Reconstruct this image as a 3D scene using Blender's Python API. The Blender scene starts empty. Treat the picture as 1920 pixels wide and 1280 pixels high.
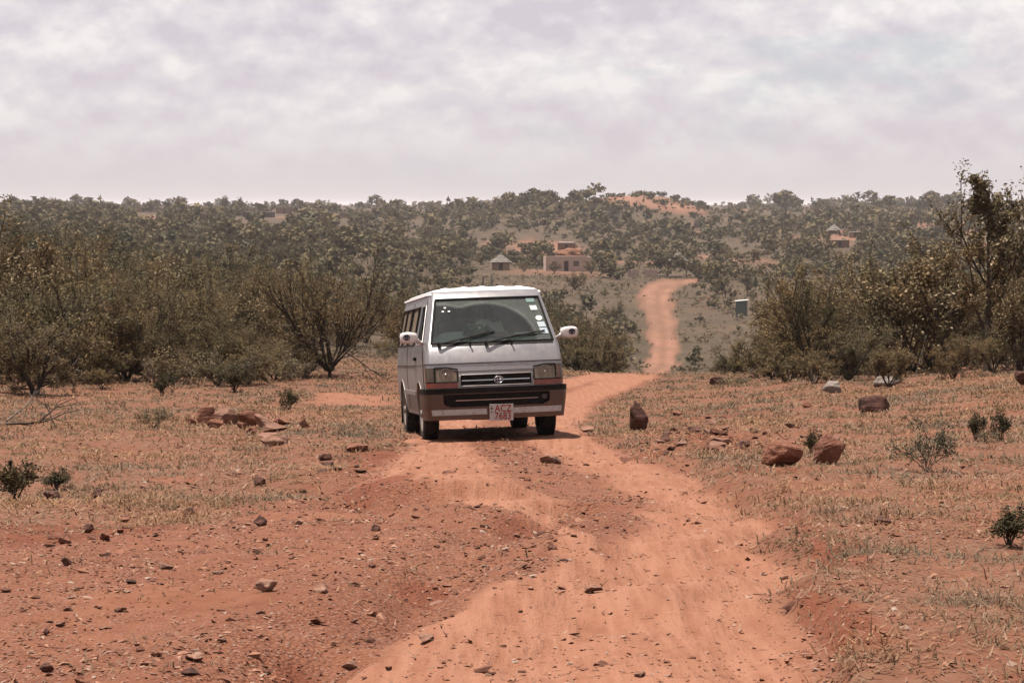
import bpy, bmesh, math, random
import numpy as np
from mathutils import Vector, Matrix, noise as mnoise

C = bpy.context.scene
R = math.radians
rng = np.random.default_rng(7)
random.seed(7)

# ------------------------------------------------------------------ camera, sky, sun, exposure
CAM_Z, F, TILT = 1.70, 4200.0, R(3.474)
cam = bpy.data.cameras.new('camera'); cam.lens = F / 1920 * 36; cam.clip_start = 0.5; cam.clip_end = 30000
co = bpy.data.objects.new('camera', cam); C.collection.objects.link(co)
co.location = (0, 0, CAM_Z); co.rotation_euler = (R(90) - TILT, 0, 0)
C.camera = co

SUN_TO = Vector((-0.24, 0.10, 1.0)).normalized()
sun = bpy.data.lights.new('sun', 'SUN'); sun.energy = 5.0; sun.angle = R(0.53); sun.color = (1.0, 0.93, 0.84)
so = bpy.data.objects.new('sun', sun); C.collection.objects.link(so)
so.rotation_euler = SUN_TO.to_track_quat('Z', 'Y').to_euler()

C.view_settings.view_transform = 'Standard'; C.view_settings.look = 'None'
C.view_settings.exposure = 1.15; C.view_settings.gamma = 1.0
C.view_settings.use_curve_mapping = False


class NT:
    """tiny node-tree writer"""
    def __init__(s, tree):
        s.t = tree; tree.nodes.clear()
    def n(s, kind, **kw):
        nd = s.t.nodes.new(kind)
        for k, v in kw.items():
            if k.startswith('i_'):
                nd.inputs[k[2:].replace('_', ' ')].default_value = v
            elif k.startswith('k_'):
                nd.inputs[int(k[2:])].default_value = v
            else:
                setattr(nd, k, v)
        return nd
    def l(s, a, b): s.t.links.new(a, b)
    def mix(s, f, a, b, blend='MIX'):
        nd = s.t.nodes.new('ShaderNodeMix'); nd.data_type = 'RGBA'; nd.blend_type = blend
        for sock, v in ((nd.inputs[0], f), (nd.inputs[6], a), (nd.inputs[7], b)):
            if hasattr(v, 'is_linked'): s.l(v, sock)
            elif isinstance(v, (int, float)): sock.default_value = v if sock.type == 'VALUE' else (v, v, v, 1)
            else: sock.default_value = (*v[:3], 1)
        return nd.outputs[2]
    def math(s, op, a, b=0.0, clamp=False):
        nd = s.t.nodes.new('ShaderNodeMath'); nd.operation = op; nd.use_clamp = clamp
        for sock, v in ((nd.inputs[0], a), (nd.inputs[1], b)):
            if hasattr(v, 'is_linked'): s.l(v, sock)
            else: sock.default_value = v
        return nd.outputs[0]
    def ramp(s, f, stops):
        nd = s.t.nodes.new('ShaderNodeValToRGB')
        while len(nd.color_ramp.elements) < len(stops): nd.color_ramp.elements.new(0.5)
        for e, (p, c) in zip(nd.color_ramp.elements, stops):
            e.position = p; e.color = (c, c, c, 1) if isinstance(c, (int, float)) else (*c, 1)
        s.l(f, nd.inputs[0]); return nd.outputs[0]
    def noise(s, vec, scale, detail=4, rough=0.6, dist=0.0, out=0):
        nd = s.n('ShaderNodeTexNoise', i_Scale=scale, i_Detail=detail, i_Roughness=rough, i_Distortion=dist)
        if vec is not None: s.l(vec, nd.inputs['Vector'])
        return nd.outputs[out]
    def mapv(s, vec, scale=(1, 1, 1), loc=(0, 0, 0)):
        nd = s.n('ShaderNodeMapping'); nd.inputs['Scale'].default_value = scale; nd.inputs['Location'].default_value = loc
        s.l(vec, nd.inputs['Vector']); return nd.outputs[0]


W = bpy.data.worlds.new('World'); C.world = W; W.use_nodes = True
t = NT(W.node_tree)
tc = t.n('ShaderNodeTexCoord').outputs['Generated']
sky = t.n('ShaderNodeTexSky', sky_type='NISHITA', sun_disc=False)
sky.sun_elevation = math.asin(SUN_TO.z); sky.sun_rotation = math.atan2(SUN_TO.x, SUN_TO.y)
sky.air_density = 1.0; sky.dust_density = 2.0
sep = t.n('ShaderNodeSeparateXYZ'); t.l(tc, sep.inputs[0]); elev = sep.outputs[2]
def cloud_n(dz, scale, det=8, rough=.54):
    return t.noise(t.mapv(tc, (1, 1, 1.55), (3.1, 0.7, dz)), scale, det, rough, 0.12)
def relief(scale, step, gain):
    """lit tops and shaded bases of a cloud layer: difference of density upwards"""
    return t.math('MULTIPLY', t.math('SUBTRACT', cloud_n(.37, scale), cloud_n(.37 + step, scale)), gain)
puff = t.math('ADD', relief(21.0, .024, 2.3), relief(52.0, .010, 1.4))
big = t.noise(t.mapv(tc, (1, 1, 2.4), (0.4, 1.9, 0.15)), 8.0, 5, 0.55)
shade = t.math('ADD', t.math('ADD', puff, .50), t.math('MULTIPLY', t.math('SUBTRACT', big, .5), .75), True)
cloud = t.ramp(shade, [(0.02, (0.655, 0.600, 0.655)), (0.38, (0.735, 0.683, 0.722)), (0.62, (0.80, 0.75, 0.768)), (0.98, (0.91, 0.865, 0.855))])
haze_c = (0.665, 0.605, 0.615)
hz = t.ramp(elev, [(0.0, 1.0), (0.010, 0.92), (0.045, 0.25), (0.085, 0.0)])
cloud = t.mix(hz, cloud, haze_c)
gap = t.ramp(t.noise(t.mapv(tc, (1, 1, 2.6), (0.9, 0.2, 0.62)), 7.0, 6, 0.6), [(0.585, 0.0), (0.66, 0.75)])
gap = t.math('MULTIPLY', gap, t.math('SUBTRACT', 1.0, hz))
scl = t.mix(1.0, cloud, (6.9, 6.9, 6.9), 'MULTIPLY')
blues = t.mix(0.12, t.mix(1.0, (0.57, 0.615, 0.655), (6.9, 6.9, 6.9), 'MULTIPLY'), sky.outputs[0])
final = t.mix(gap, scl, blues)
bg = t.n('ShaderNodeBackground', i_Strength=0.0672); t.l(final, bg.inputs[0])
out = t.n('ShaderNodeOutputWorld'); t.l(bg.outputs[0], out.inputs[0])

# ------------------------------------------------------------------ helpers
def linkto(o, parent=None):
    C.collection.objects.link(o)
    if parent is not None: o.parent = parent
    return o

def tag(o, label=None, cat=None, group=None, kind=None):
    if label: o['label'] = label
    if cat: o['category'] = cat
    if group: o['group'] = group
    if kind: o['kind'] = kind
    return o

def thing(name, label, cat, loc=(0, 0, 0), rz=0.0, group=None, sc=1.0):
    o = bpy.data.objects.new(name, None); o.empty_display_size = 0.2
    linkto(o); o.location = loc; o.rotation_euler = (0, 0, rz)
    o.scale = (sc, sc, sc) if isinstance(sc, (int, float)) else sc
    return tag(o, label, cat, group)

def mesh_from(name, V, Fc, mats, smooth=False, midx=None):
    me = bpy.data.meshes.new(name)
    V = np.asarray(V, dtype=np.float32)
    if isinstance(Fc, np.ndarray):
        nf, k = Fc.shape
        me.vertices.add(len(V)); me.vertices.foreach_set('co', V.ravel())
        me.loops.add(nf * k); me.loops.foreach_set('vertex_index', Fc.astype(np.int32).ravel())
        me.polygons.add(nf); me.polygons.foreach_set('loop_start', np.arange(0, nf * k, k, dtype=np.int32))
        me.polygons.foreach_set('loop_total', np.full(nf, k, dtype=np.int32))
        me.update(calc_edges=True)
    else:
        me.from_pydata(V.tolist(), [], Fc)
    for m in (mats if isinstance(mats, (list, tuple)) else [mats]): me.materials.append(m)
    if midx is not None: me.polygons.foreach_set('material_index', np.asarray(midx, dtype=np.int32))
    me.polygons.foreach_set('use_smooth', np.full(len(me.polygons), bool(smooth)))
    me.update()
    return me

def obj(name, me, parent=None, loc=None):
    o = bpy.data.objects.new(name, me); linkto(o, parent)
    if loc is not None: o.location = loc
    return o

def bmobj(name, bm, mat, parent=None, smooth=False, loc=None):
    me = bpy.data.meshes.new(name)
    bmesh.ops.recalc_face_normals(bm, faces=bm.faces)
    bm.to_mesh(me); bm.free()
    me.materials.append(mat)
    if smooth: me.polygons.foreach_set('use_smooth', np.full(len(me.polygons), True))
    return obj(name, me, parent, loc)

def box(bm, x0, x1, y0, y1, z0, z1, bev=0.0):
    r = bmesh.ops.create_cube(bm, size=1.0)
    vs = r['verts']
    for v in vs:
        v.co = Vector(((x0 + x1) / 2 + v.co.x * (x1 - x0), (y0 + y1) / 2 + v.co.y * (y1 - y0), (z0 + z1) / 2 + v.co.z * (z1 - z0)))
    if bev > 0:
        es = list({e for v in vs for e in v.link_edges})
        bmesh.ops.bevel(bm, geom=es, offset=bev, segments=2, affect='EDGES', profile=0.6)

def tube(bm, pts, rad, seg=8, cap=True):
    pts = [Vector(p) for p in pts]
    rads = rad if isinstance(rad, (list, tuple)) else [rad] * len(pts)
    rings = []
    up = Vector((0, 0, 1))
    for i, p in enumerate(pts):
        d = (pts[min(i + 1, len(pts) - 1)] - pts[max(i - 1, 0)]).normalized()
        a = d.cross(up if abs(d.z) < 0.95 else Vector((1, 0, 0))).normalized(); b = d.cross(a)
        rings.append([bm.verts.new(p + (a * math.cos(2 * math.pi * k / seg) + b * math.sin(2 * math.pi * k / seg)) * rads[i]) for k in range(seg)])
    for r0, r1 in zip(rings, rings[1:]):
        for k in range(seg): bm.faces.new((r0[k], r0[(k + 1) % seg], r1[(k + 1) % seg], r1[k]))
    if cap:
        bm.faces.new(rings[0][::-1]); bm.faces.new(rings[-1])

def lathe(bm, prof, seg, axis='x', c=(0, 0, 0)):
    """prof: list of (along-axis, radius)"""
    rings = []
    for a, r in prof:
        ring = []
        for k in range(seg):
            th = 2 * math.pi * k / seg
            p = (a, r * math.cos(th), r * math.sin(th)) if axis == 'x' else (r * math.cos(th), r * math.sin(th), a) if axis == 'z' else (r * math.cos(th), a, r * math.sin(th))
            ring.append(bm.verts.new((c[0] + p[0], c[1] + p[1], c[2] + p[2])))
        rings.append(ring)
    for r0, r1 in zip(rings, rings[1:]):
        for k in range(seg): bm.faces.new((r0[k], r0[(k + 1) % seg], r1[(k + 1) % seg], r1[k]))
    return rings

# numpy value noise
def _h(ix, iy, seed):
    n = (ix.astype(np.int64) * 374761393 + iy.astype(np.int64) * 668265263 + seed * 1442695041) & 0xFFFFFFFF
    n = ((n ^ (n >> 13)) * 1274126177) & 0xFFFFFFFF
    return ((n ^ (n >> 16)) & 0xFFFFFF) / float(0xFFFFFF)
def vnoise(x, y, seed=0):
    ix = np.floor(x); iy = np.floor(y); fx = x - ix; fy = y - iy
    u = fx * fx * (3 - 2 * fx); v = fy * fy * (3 - 2 * fy)
    a = _h(ix, iy, seed); b = _h(ix + 1, iy, seed); c = _h(ix, iy + 1, seed); d = _h(ix + 1, iy + 1, seed)
    return (a * (1 - u) + b * u) * (1 - v) + (c * (1 - u) + d * u) * v
def fbm(x, y, seed=0, oct=4, gain=0.5):
    s = 0; amp = 1; tot = 0
    for i in range(oct):
        s = s + amp * vnoise(x * 2 ** i + 17.3 * i, y * 2 ** i - 9.1 * i, seed + i * 13); tot += amp; amp *= gain
    return s / tot
def sst(a, b, x):
    q = np.clip((x - a) / (b - a), 0, 1); return q * q * (3 - 2 * q)

# ------------------------------------------------------------------ terrain heights (depth of the ground below the lens)
TD = [3, 6, 8, 10.5, 13, 16, 19, 22, 25, 28, 31, 35, 40, 50, 60, 70, 90, 120, 160, 200, 240, 300, 350, 400, 450, 500, 600, 700, 850, 1000, 1300, 2000, 4500, 12000]
near = [1.66, 1.68, 1.70, 1.79, 1.93, 2.13, 2.34, 2.54, 2.72, 2.91, 3.10]
TH = {
 -300: near + [3.34, 3.60, 4.00, 4.25, 4.45, 4.85, 5.3, 5.8, 6.2, 6.5, 6.7, 6.5, 6.2, 5.9, 5.5, 4.8, 4.2, 3.6, 3.1, 2.6, 1.9, .5, -2],
 0: near + [3.36, 3.62, 4.05, 4.30, 4.50, 5.0, 5.5, 6.1, 6.5, 6.8, 7.0, 6.8, 6.5, 6.2, 5.8, 5.0, 4.4, 3.7, 3.2, 2.7, 1.9, .5, -2],
 600: near + [3.36, 3.64, 4.10, 4.42, 4.9, 5.8, 7.1, 8.6, 9.8, 10.6, 11.2, 11.2, 10.8, 10.4, 9.9, 9.0, 8.0, 6.2, 4.6, 3.0, 1.9, .5, -2],
 950: near + [3.36, 3.66, 4.20, 4.68, 5.15, 6.3, 7.8, 9.7, 11.4, 12.8, 14.2, 14.6, 14.6, 14.4, 14.2, 13.4, 12.0, 9.0, 5.5, 2.8, 1.9, .5, -2],
 1250: near + [3.36, 3.68, 4.25, 4.75, 5.25, 7.3, 10.2, 13.2, 15.4, 17.0, 17.6, 17.1, 16.2, 15.2, 14.6, 14.0, 12.6, 9.8, 6.0, 2.8, 1.9, .5, -2],
 1600: near[:-2] + [2.84, 2.97] + [3.17, 3.42, 3.92, 4.45, 5.2, 7.0, 9.2, 11.5, 13.0, 14.0, 14.8, 14.6, 14.0, 13.3, 12.8, 12.0, 10.8, 8.3, 5.8, 2.6, 1.5, .5, -2],
 1920: near[:-4] + [2.46, 2.58, 2.68, 2.78] + [2.95, 3.18, 3.66, 4.15, 4.8, 6.2, 8.2, 10.4, 12.0, 13.0, 13.8, 13.6, 13.0, 12.4, 12.0, 11.0, 9.8, 7.5, 5.2, 2.3, 1.2, .5, -2],
 2400: near[:-4] + [2.40, 2.50, 2.58, 2.65] + [2.80, 3.0, 3.4, 3.9, 4.5, 5.8, 7.4, 9.4, 11.0, 12.0, 12.8, 12.6, 12.0, 11.4, 11.0, 10.0, 9.0, 7.0, 4.8, 2.0, 1.2, .5, -2],
}
_px = np.array(sorted(TH)); _tab = np.array([TH[p] for p in _px]); _ld = np.log(np.array(TD))
def base_h(px, d):
    px = np.clip(np.asarray(px, float), _px[0], _px[-1] - 1e-3); l = np.clip(np.log(np.maximum(d, 3.0)), _ld[0], _ld[-1] - 1e-6)
    i = np.clip(np.searchsorted(_px, px, side='right') - 1, 0, len(_px) - 2); j = np.clip(np.searchsorted(_ld, l, side='right') - 1, 0, len(_ld) - 2)
    u = (px - _px[i]) / (_px[i + 1] - _px[i]); u = u * u * (3 - 2 * u)
    v = (l - _ld[j]) / (_ld[j + 1] - _ld[j])
    return (_tab[i, j] * (1 - u) + _tab[i + 1, j] * u) * (1 - v) + (_tab[i, j + 1] * (1 - u) + _tab[i + 1, j + 1] * u) * v

_ct, _st = math.cos(TILT), math.sin(TILT)
def ray(px, py):
    u = (px - 960) / F; v = (640 - py) / F
    return np.array([u, _ct + v * _st, -_st + v * _ct])
def P(px, py, Y):
    r = ray(px, py); k = Y / r[1]
    return Vector((r[0] * k, Y, CAM_Z + r[2] * k))
_ds = np.exp(np.linspace(math.log(6), math.log(3500), 2600))
def invd(px, py, lo=6.0):
    """distance at which the sight line first meets the ground"""
    r = ray(px, py); ds = _ds[_ds >= lo]
    zz = r[2] / r[1] * ds; pxx = 960 + F * r[0] / r[1]
    g = -base_h(np.full_like(ds, pxx), ds)
    k = np.argmax(zz <= g) if np.any(zz <= g) else len(ds) - 1
    return float(ds[k])
def xw(px, d): return (px - 960) / F * d * (1.0)

# van pose (origin: ground point under the middle of the front bumper)
VAN_O = P(936, 826, 26.95)
VAN_R = (R(-4.0), R(-1.7), R(7.5))
_vm = Matrix.Translation(VAN_O) @ (Matrix.Rotation(VAN_R[2], 4, 'Z') @ Matrix.Rotation(VAN_R[1], 4, 'Y') @ Matrix.Rotation(VAN_R[0], 4, 'X'))
_vn = (_vm.to_3x3() @ Vector((0, 0, 1)))

def poly_fn(pts):
    a = np.array(sorted(pts)); return lambda d: [np.interp(np.log(np.maximum(d, 1)), np.log(a[:, 0]), a[:, k]) for k in range(1, a.shape[1])]
ROAD_R = poly_fn([(7, 1540), (8, 1535), (9.8, 1530), (11.5, 1505), (14, 1450), (18.5, 1330), (23, 1215), (27, 1110), (32, 1085), (45, 1125), (65, 1240)])
BARE_L = poly_fn([(7, -400), (12.4, -300), (13.2, 160), (13.9, 400), (16.5, 560), (19, 640), (22.5, 695), (25, 735), (28, 765), (35, 800), (45, 860), (65, 1085)])
TRK_R = poly_fn([(6, 1260, 270), (8, 1250, 270), (9, 1240, 270), (10.5, 1275, 225), (13, 1335, 130), (16, 1330, 105), (19, 1235, 105), (22, 1130, 80), (28, 1035, 60), (45, 1060, 50), (65, 1190, 40)])
TRK_L = poly_fn([(6, 780, 330), (7.6, 810, 290), (8.5, 900, 220), (9.5, 1000, 170), (10.6, 1100, 90), (13, 1080, 10), (14.6, 1020, 40), (15.6, 960, 100), (16.4, 870, 150), (17.5, 830, 150), (19, 830, 130), (22, 830, 90), (28, 815, 45), (45, 900, 50), (65, 1120, 40)])
FAR_RD = poly_fn([(180, 1214, 28), (205, 1226, 31), (235, 1241, 29), (285, 1246, 27), (345, 1237, 28), (398, 1230, 31), (420, 1234, 31), (436, 1246, 34), (447, 1268, 44), (453, 1290, 34), (458, 1325, 8)])
GUL = [(480, 1300), (600, 1215), (700, 1150), (790, 1105), (850, 1070), (930, 1015), (1010, 980), (1090, 955)]
GUL2 = [(575, 905), (650, 935), (700, 952), (760, 965), (850, 985), (930, 1015)]
def towld(pl):
    o = []
    for px, py in pl:
        d = invd(px, py); o.append((xw(px, d), d))
    return np.array(o)
GULW, GUL2W = towld(GUL), towld(GUL2)
def seg_dist(x, y, pl):
    best = np.full(np.shape(x), 1e9)
    for (ax, ay), (bx, by) in zip(pl[:-1], pl[1:]):
        dx, dy = bx - ax, by - ay; L = dx * dx + dy * dy
        tt = np.clip(((x - ax) * dx + (y - ay) * dy) / L, 0, 1)
        best = np.minimum(best, np.hypot(x - ax - tt * dx, y - ay - tt * dy))
    return best

def masks(x, y):
    """smooth track, grass, gravel, far road/bare patches"""
    d = np.maximum(y, 1.0); px = 960 + F * x / np.maximum(y, 6.0)
    n1 = fbm(x * .9, y * .9, 3) - .5; n2 = fbm(x * 3.1, y * 3.1, 5) - .5
    wob = (n1 * 260 + n2 * 90) * np.clip(10 / d, .12, 1.0)
    p = px + wob
    rr = ROAD_R(d)[0]; bl = BARE_L(d)[0]
    soft = np.clip(900 / d, 12, 70)
    bare = sst(-soft, soft, p - bl) * (1 - sst(-soft * .5, soft * .5, p - rr)) * (1 - sst(66, 76, d))
    # left side patch of red earth beside the van and the hard bank right of the road
    sp = np.exp(-((px - 665) / 85) ** 4 - ((d - 45) / 3.2) ** 4); bare = np.maximum(bare, sp * .9)
    (cr, wr), (cl, wl) = TRK_R(d), TRK_L(d)
    pt = px + .40 * wob; tr = 1 - sst(.70, 1.30, np.abs(pt - cr) / wr); tl = 1 - sst(.70, 1.30, np.abs(pt - cl) / wl)
    sm = np.maximum(tr, tl) * bare * np.where(d < 76, 1, 0)
    sm = np.maximum(sm, sp * .8)
    fc, fw = FAR_RD(d)
    far = (1 - sst(.75, 1.15, np.abs(px + n1 * 30 + (fbm(x * .5, y * .12, 88) - .5) * 22 - fc) / fw)) * sst(150, 170, d) * (1 - sst(456, 462, d))
    rut = np.exp(-((np.abs(px + n1 * 14 - fc) / fw - .48) / .26) ** 2); far = far * (.50 + .50 * rut)
    # bare yards and clearings out in the valley
    yard = np.exp(-((px - 1045) / 88) ** 4 - ((d - 477) / 13) ** 4)
    yard = yard + np.exp(-((px - 1080) / 28) ** 2 - ((d - 640) / 40) ** 2) + np.exp(-((px - 1000) / 60) ** 4 - ((d - 655) / 14) ** 4)
    yard = yard + np.exp(-((px - 1315) / 32) ** 4 - ((d - 352) / 4) ** 4) + np.exp(-((px - 1330) / 36) ** 4 - ((d - 600) / 15) ** 4)
    yard = yard + np.exp(-((px - 1312) / 22) ** 4 - ((d - 800) / 25) ** 4) + np.exp(-((px - 1375) / 22) ** 4 - ((d - 570) / 20) ** 4)
    yard = yard * (.25 + .6 * fbm(x * .12, y * .05, 93))
    cl = sst(.60, .70, fbm(x * .022, y * .009, 31)) * sst(420, 600, d) * .65
    kop = kopje(x, y); kopm = sst(.27, .50, kop + (fbm(x * .07, y * .03, 77) - .5) * .75)
    far = np.clip(np.maximum.reduce([far, yard, cl, kopm]), 0, 1)
    grass = (1 - bare) * (1 - far)
    grav = bare * (1 - .8 * sm) * sst(.30, .62, fbm(x * 1.3, y * 1.3, 11) + .12)
    grav = np.maximum(grav, .45 * grass * sst(.52, .68, fbm(x * .8, y * .8, 19)) * (d < 50))
    grav = np.maximum(grav, .8 * np.exp(-((px - 1320) / 120) ** 4 - ((d - 26.5) / 3.6) ** 4))
    grass = grass * (1 - .55 * np.exp(-((px - 1320) / 120) ** 4 - ((d - 26.5) / 3.6) ** 4))
    return sm, np.clip(grass, 0, 1), np.clip(grav, 0, 1), far, bare
def kopje(x, y):
    return np.exp(-((x - (1212 - 960) / F * 1000) / 29) ** 2 - ((y - 1000) / 75) ** 2)

def ground(x, y, detail=True):
    x = np.asarray(x, float); y = np.asarray(y, float)
    d = np.maximum(y, 3.0); px = 960 + F * x / np.maximum(y, 6.0)
    z = CAM_Z - base_h(px, d)
    kj = kopje(x, y); z = z + 9.6 * kj + kj * (fbm(x * .09, y * .05, 171, 5) - .5) * 3.4 + 7.0 * np.exp(-((x - 18) / 34) ** 2 - ((y - 930) / 90) ** 2)
    z = z + (fbm(x * .01, y * .006, 91) - .5) * np.clip((d - 250) / 80, 0, 2.6)
    if not detail: return z
    nf = np.clip((75 - d) / 20, 0, 1)
    z = z + nf * ((fbm(x * .45, y * .45, 41, 3) - .5) * .16 + (fbm(x * 1.9, y * 1.9, 43, 4) - .5) * .055 + (fbm(x * 9, y * 9, 47, 3) - .5) * .014)
    n1 = fbm(x * .9, y * .9, 3) - .5; n2 = fbm(x * 3.1, y * 3.1, 5) - .5
    p = px + (n1 * 260 + n2 * 90) * np.clip(10 / d, .12, 1.0)
    rr = ROAD_R(d)[0]
    # the verge right of the road stands above the worn track
    z = z + nf * .11 * sst(-10, 70, p - rr) * np.clip((30 - d) / 6, 0, 1)
    # two worn ruts in the right-hand track
    cr, wr = TRK_R(d); q = (p - cr) / wr
    z = z - nf * np.where(y < 26, 1, 0) * (.035 * np.exp(-((q + .55) / .3) ** 2) + .04 * np.exp(-((q - .55) / .28) ** 2))
    # washed-out gullies
    g = seg_dist(x + n2 * .25, y + n1 * .5, GULW); gd = .03 + .10 * sst(.3, .65, fbm(x * .8, y * .5, 151)); z = z - gd * np.exp(-(g / .26) ** 2) * (d < 20) + .035 * np.exp(-((g - .42) / .22) ** 2) * (d < 20)
    g = seg_dist(x + n2 * .25, y + n1 * .4, GUL2W); z = z - .10 * np.exp(-(g / .22) ** 2) * (d < 26)
    # hump of packed earth with a broken step towards the camera
    edge = 15.65 + .45 * n1 + .7 * np.abs((px - 830) / 260)
    hump = sst(edge, edge + .32, y) * (1 - sst(17.0, 20.5, y)) * np.exp(-((px - 830) / 175) ** 4)
    z = z + .15 * hump
    # the ground under the van follows the plane of its wheels
    lx = (x - VAN_O.x) * math.cos(VAN_R[2]) + (y - VAN_O.y) * math.sin(VAN_R[2]); ly = -(x - VAN_O.x) * math.sin(VAN_R[2]) + (y - VAN_O.y) * math.cos(VAN_R[2])
    plane = VAN_O.z - (_vn.x * (x - VAN_O.x) + _vn.y * (y - VAN_O.y)) / _vn.z + .015
    wv = (1 - sst(.75, 1.9, np.abs(lx))) * (1 - sst(1.9, 3.3, np.abs(ly - 2.4)))
    z = z * (1 - wv) + (plane + (fbm(x * 4, y * 4, 53, 3) - .5) * .05) * wv
    return z
def gz(x, y): return float(ground(np.array([x]), np.array([y]))[0])
def spot(px, py, d=None):
    """a point on the ground seen at this place of the photograph"""
    if d is None: d = invd(px, py)
    x = xw(px, d); return Vector((x, d, gz(x, d)))

# ------------------------------------------------------------------ materials
K = .68      # measured base colours below are scaled once to the exposure above
def kc(c): return tuple(v * K for v in c)
def new_mat(name):
    m = bpy.data.materials.new(name); m.use_nodes = True
    return m, NT(m.node_tree)
def finish(t, shader):
    o = t.n('ShaderNodeOutputMaterial'); t.l(shader, o.inputs[0])
def bumpn(t, h, strength, dist=0.02):
    b = t.n('ShaderNodeBump', i_Strength=strength, i_Distance=dist); t.l(h, b.inputs['Height']); return b.outputs[0]
def princ(t, col, rough=0.8, metal=0.0, normal=None, spec=0.3, **kw):
    p = t.n('ShaderNodeBsdfPrincipled', i_Metallic=metal)
    p.inputs['Specular IOR Level'].default_value = spec
    for k, v in (('Base Color', col), ('Roughness', rough)):
        if hasattr(v, 'is_linked'): t.l(v, p.inputs[k])
        else: p.inputs[k].default_value = v if isinstance(v, (int, float)) else (*v, 1)
    if normal is not None: t.l(normal, p.inputs['Normal'])
    for k, v in kw.items(): p.inputs[k.replace('_', ' ')].default_value = v
    return p.outputs[0]

def mat_ground():
    m, t = new_mat('earth_and_grass')
    pos = t.n('ShaderNodeNewGeometry').outputs['Position']
    a = t.n('ShaderNodeAttribute', attribute_name='zone'); s = t.n('ShaderNodeSeparateColor'); t.l(a.outputs['Color'], s.inputs[0])
    sm, gr, gv = s.outputs; far = a.outputs['Alpha']
    nb = t.noise(pos, 0.7, 5, .6); nm = t.noise(pos, 5.0, 5, .65); nf = t.noise(pos, 38, 4, .7)
    vor = t.n('ShaderNodeTexVoronoi', i_Scale=46.0); t.l(t.mapv(pos, (1, 1, 1)), vor.inputs['Vector'])
    vor2 = t.n('ShaderNodeTexVoronoi', i_Scale=60.0); t.l(pos, vor2.inputs['Vector'])
    soil = t.mix(t.ramp(nm, [(.3, 0.0), (.7, 1.0)]), (.175, .069, .039), (.250, .112, .066))
    soil = t.mix(t.ramp(nb, [(.35, 0.0), (.65, 1.0)]), soil, t.mix(1.0, soil, (.82, .76, .74), 'MULTIPLY'))
    track = t.mix(t.ramp(nm, [(.25, 0.0), (.75, 1.0)]), (.225, .096, .055), (.290, .134, .082))
    streak = t.noise(t.mapv(pos, (6.0, .55, 1)), 2.2, 4, .6)
    track = t.mix(t.ramp(streak, [(.38, .0), (.62, .85)]), track, (.330, .165, .106))
    col = t.mix(sm, soil, track)
    sc = t.n('ShaderNodeSeparateColor'); t.l(vor.outputs['Color'], sc.inputs[0])
    peb = t.mix(sc.outputs[0], (.150, .060, .038), (.30, .150, .098))
    peb = t.mix(t.ramp(sc.outputs[1], [(.72, 0.0), (.9, .8)]), peb, (.27, .20, .165))
    pm = t.math('MULTIPLY', gv, t.ramp(vor.outputs['Distance'], [(.25, .80), (.55, .0)]))
    col = t.mix(pm, col, peb)
    # dry grass thatch; farther off it becomes the whole colour
    dist = t.n('ShaderNodeVectorMath', operation='LENGTH'); t.l(pos, dist.inputs[0])
    fard = t.n('ShaderNodeMapRange', k_1=35.0, k_2=90.0, k_3=0.0, k_4=1.0); t.l(dist.outputs['Value'], fard.inputs[0])
    gtex = t.noise(pos, 9.0, 6, .75); gpat = t.noise(pos, .10, 6, .62); gpat2 = t.noise(pos, .9, 6, .7)
    gnear = t.mix(t.ramp(gtex, [(.35, 0.0), (.62, 1.0)]), (.150, .064, .038), (.190, .104, .066))
    gfar = t.mix(t.ramp(gpat, [(.36, 0.0), (.60, 1.0)]), (.072, .053, .034), (.140, .092, .059))
    gfar = t.mix(t.ramp(gpat2, [(.40, 0.0), (.66, .75)]), gfar, (.052, .042, .027))
    gcol = t.mix(fard.outputs[0], gnear, gfar)
    gfar = t.mix(t.ramp(t.noise(pos, 2.2, 6, .75), [(.36, .75), (.60, .0)]), gfar, (.045, .037, .024)); gcol = t.mix(fard.outputs[0], gnear, gfar)
    gm = t.math('MULTIPLY', gr, t.math('MAXIMUM', t.ramp(t.noise(pos, 2.0, 6, .7), [(.40, 0.12), (.56, .92)]), fard.outputs[0]))
    col = t.mix(gm, col, gcol)
    fcol = t.mix(t.ramp(gpat2, [(.35, 0.0), (.65, 1.0)]), (.215, .108, .070), (.315, .172, .120))
    fcol = t.mix(t.ramp(t.noise(t.mapv(pos, (1, .35, 3)), .16, 6, .7), [(.42, .0), (.60, .6)]), fcol, (.150, .092, .062))
    sa = t.n('ShaderNodeAttribute', attribute_name='dark_red'); col = t.mix(sa.outputs['Fac'], col, t.mix(t.ramp(nm, [(.3, .0), (.7, 1.0)]), (.135, .042, .021), (.185, .066, .036)))
    col = t.mix(far, col, fcol)
    h = t.math('ADD', t.math('MULTIPLY', nf, .5), t.math('MULTIPLY', t.math('MULTIPLY', t.math('SUBTRACT', .6, vor.outputs['Distance']), gv), .7))
    h = t.math('ADD', h, t.math('MULTIPLY', nm, .9))
    h = t.math('ADD', h, t.math('MULTIPLY', t.math('MULTIPLY', streak, sm), 1.1))
    finish(t, princ(t, t.mix(1.0, col, (.622, .588, .580), 'MULTIPLY'), .95, normal=bumpn(t, h, .8, .03), spec=.12))
    return m

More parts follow.
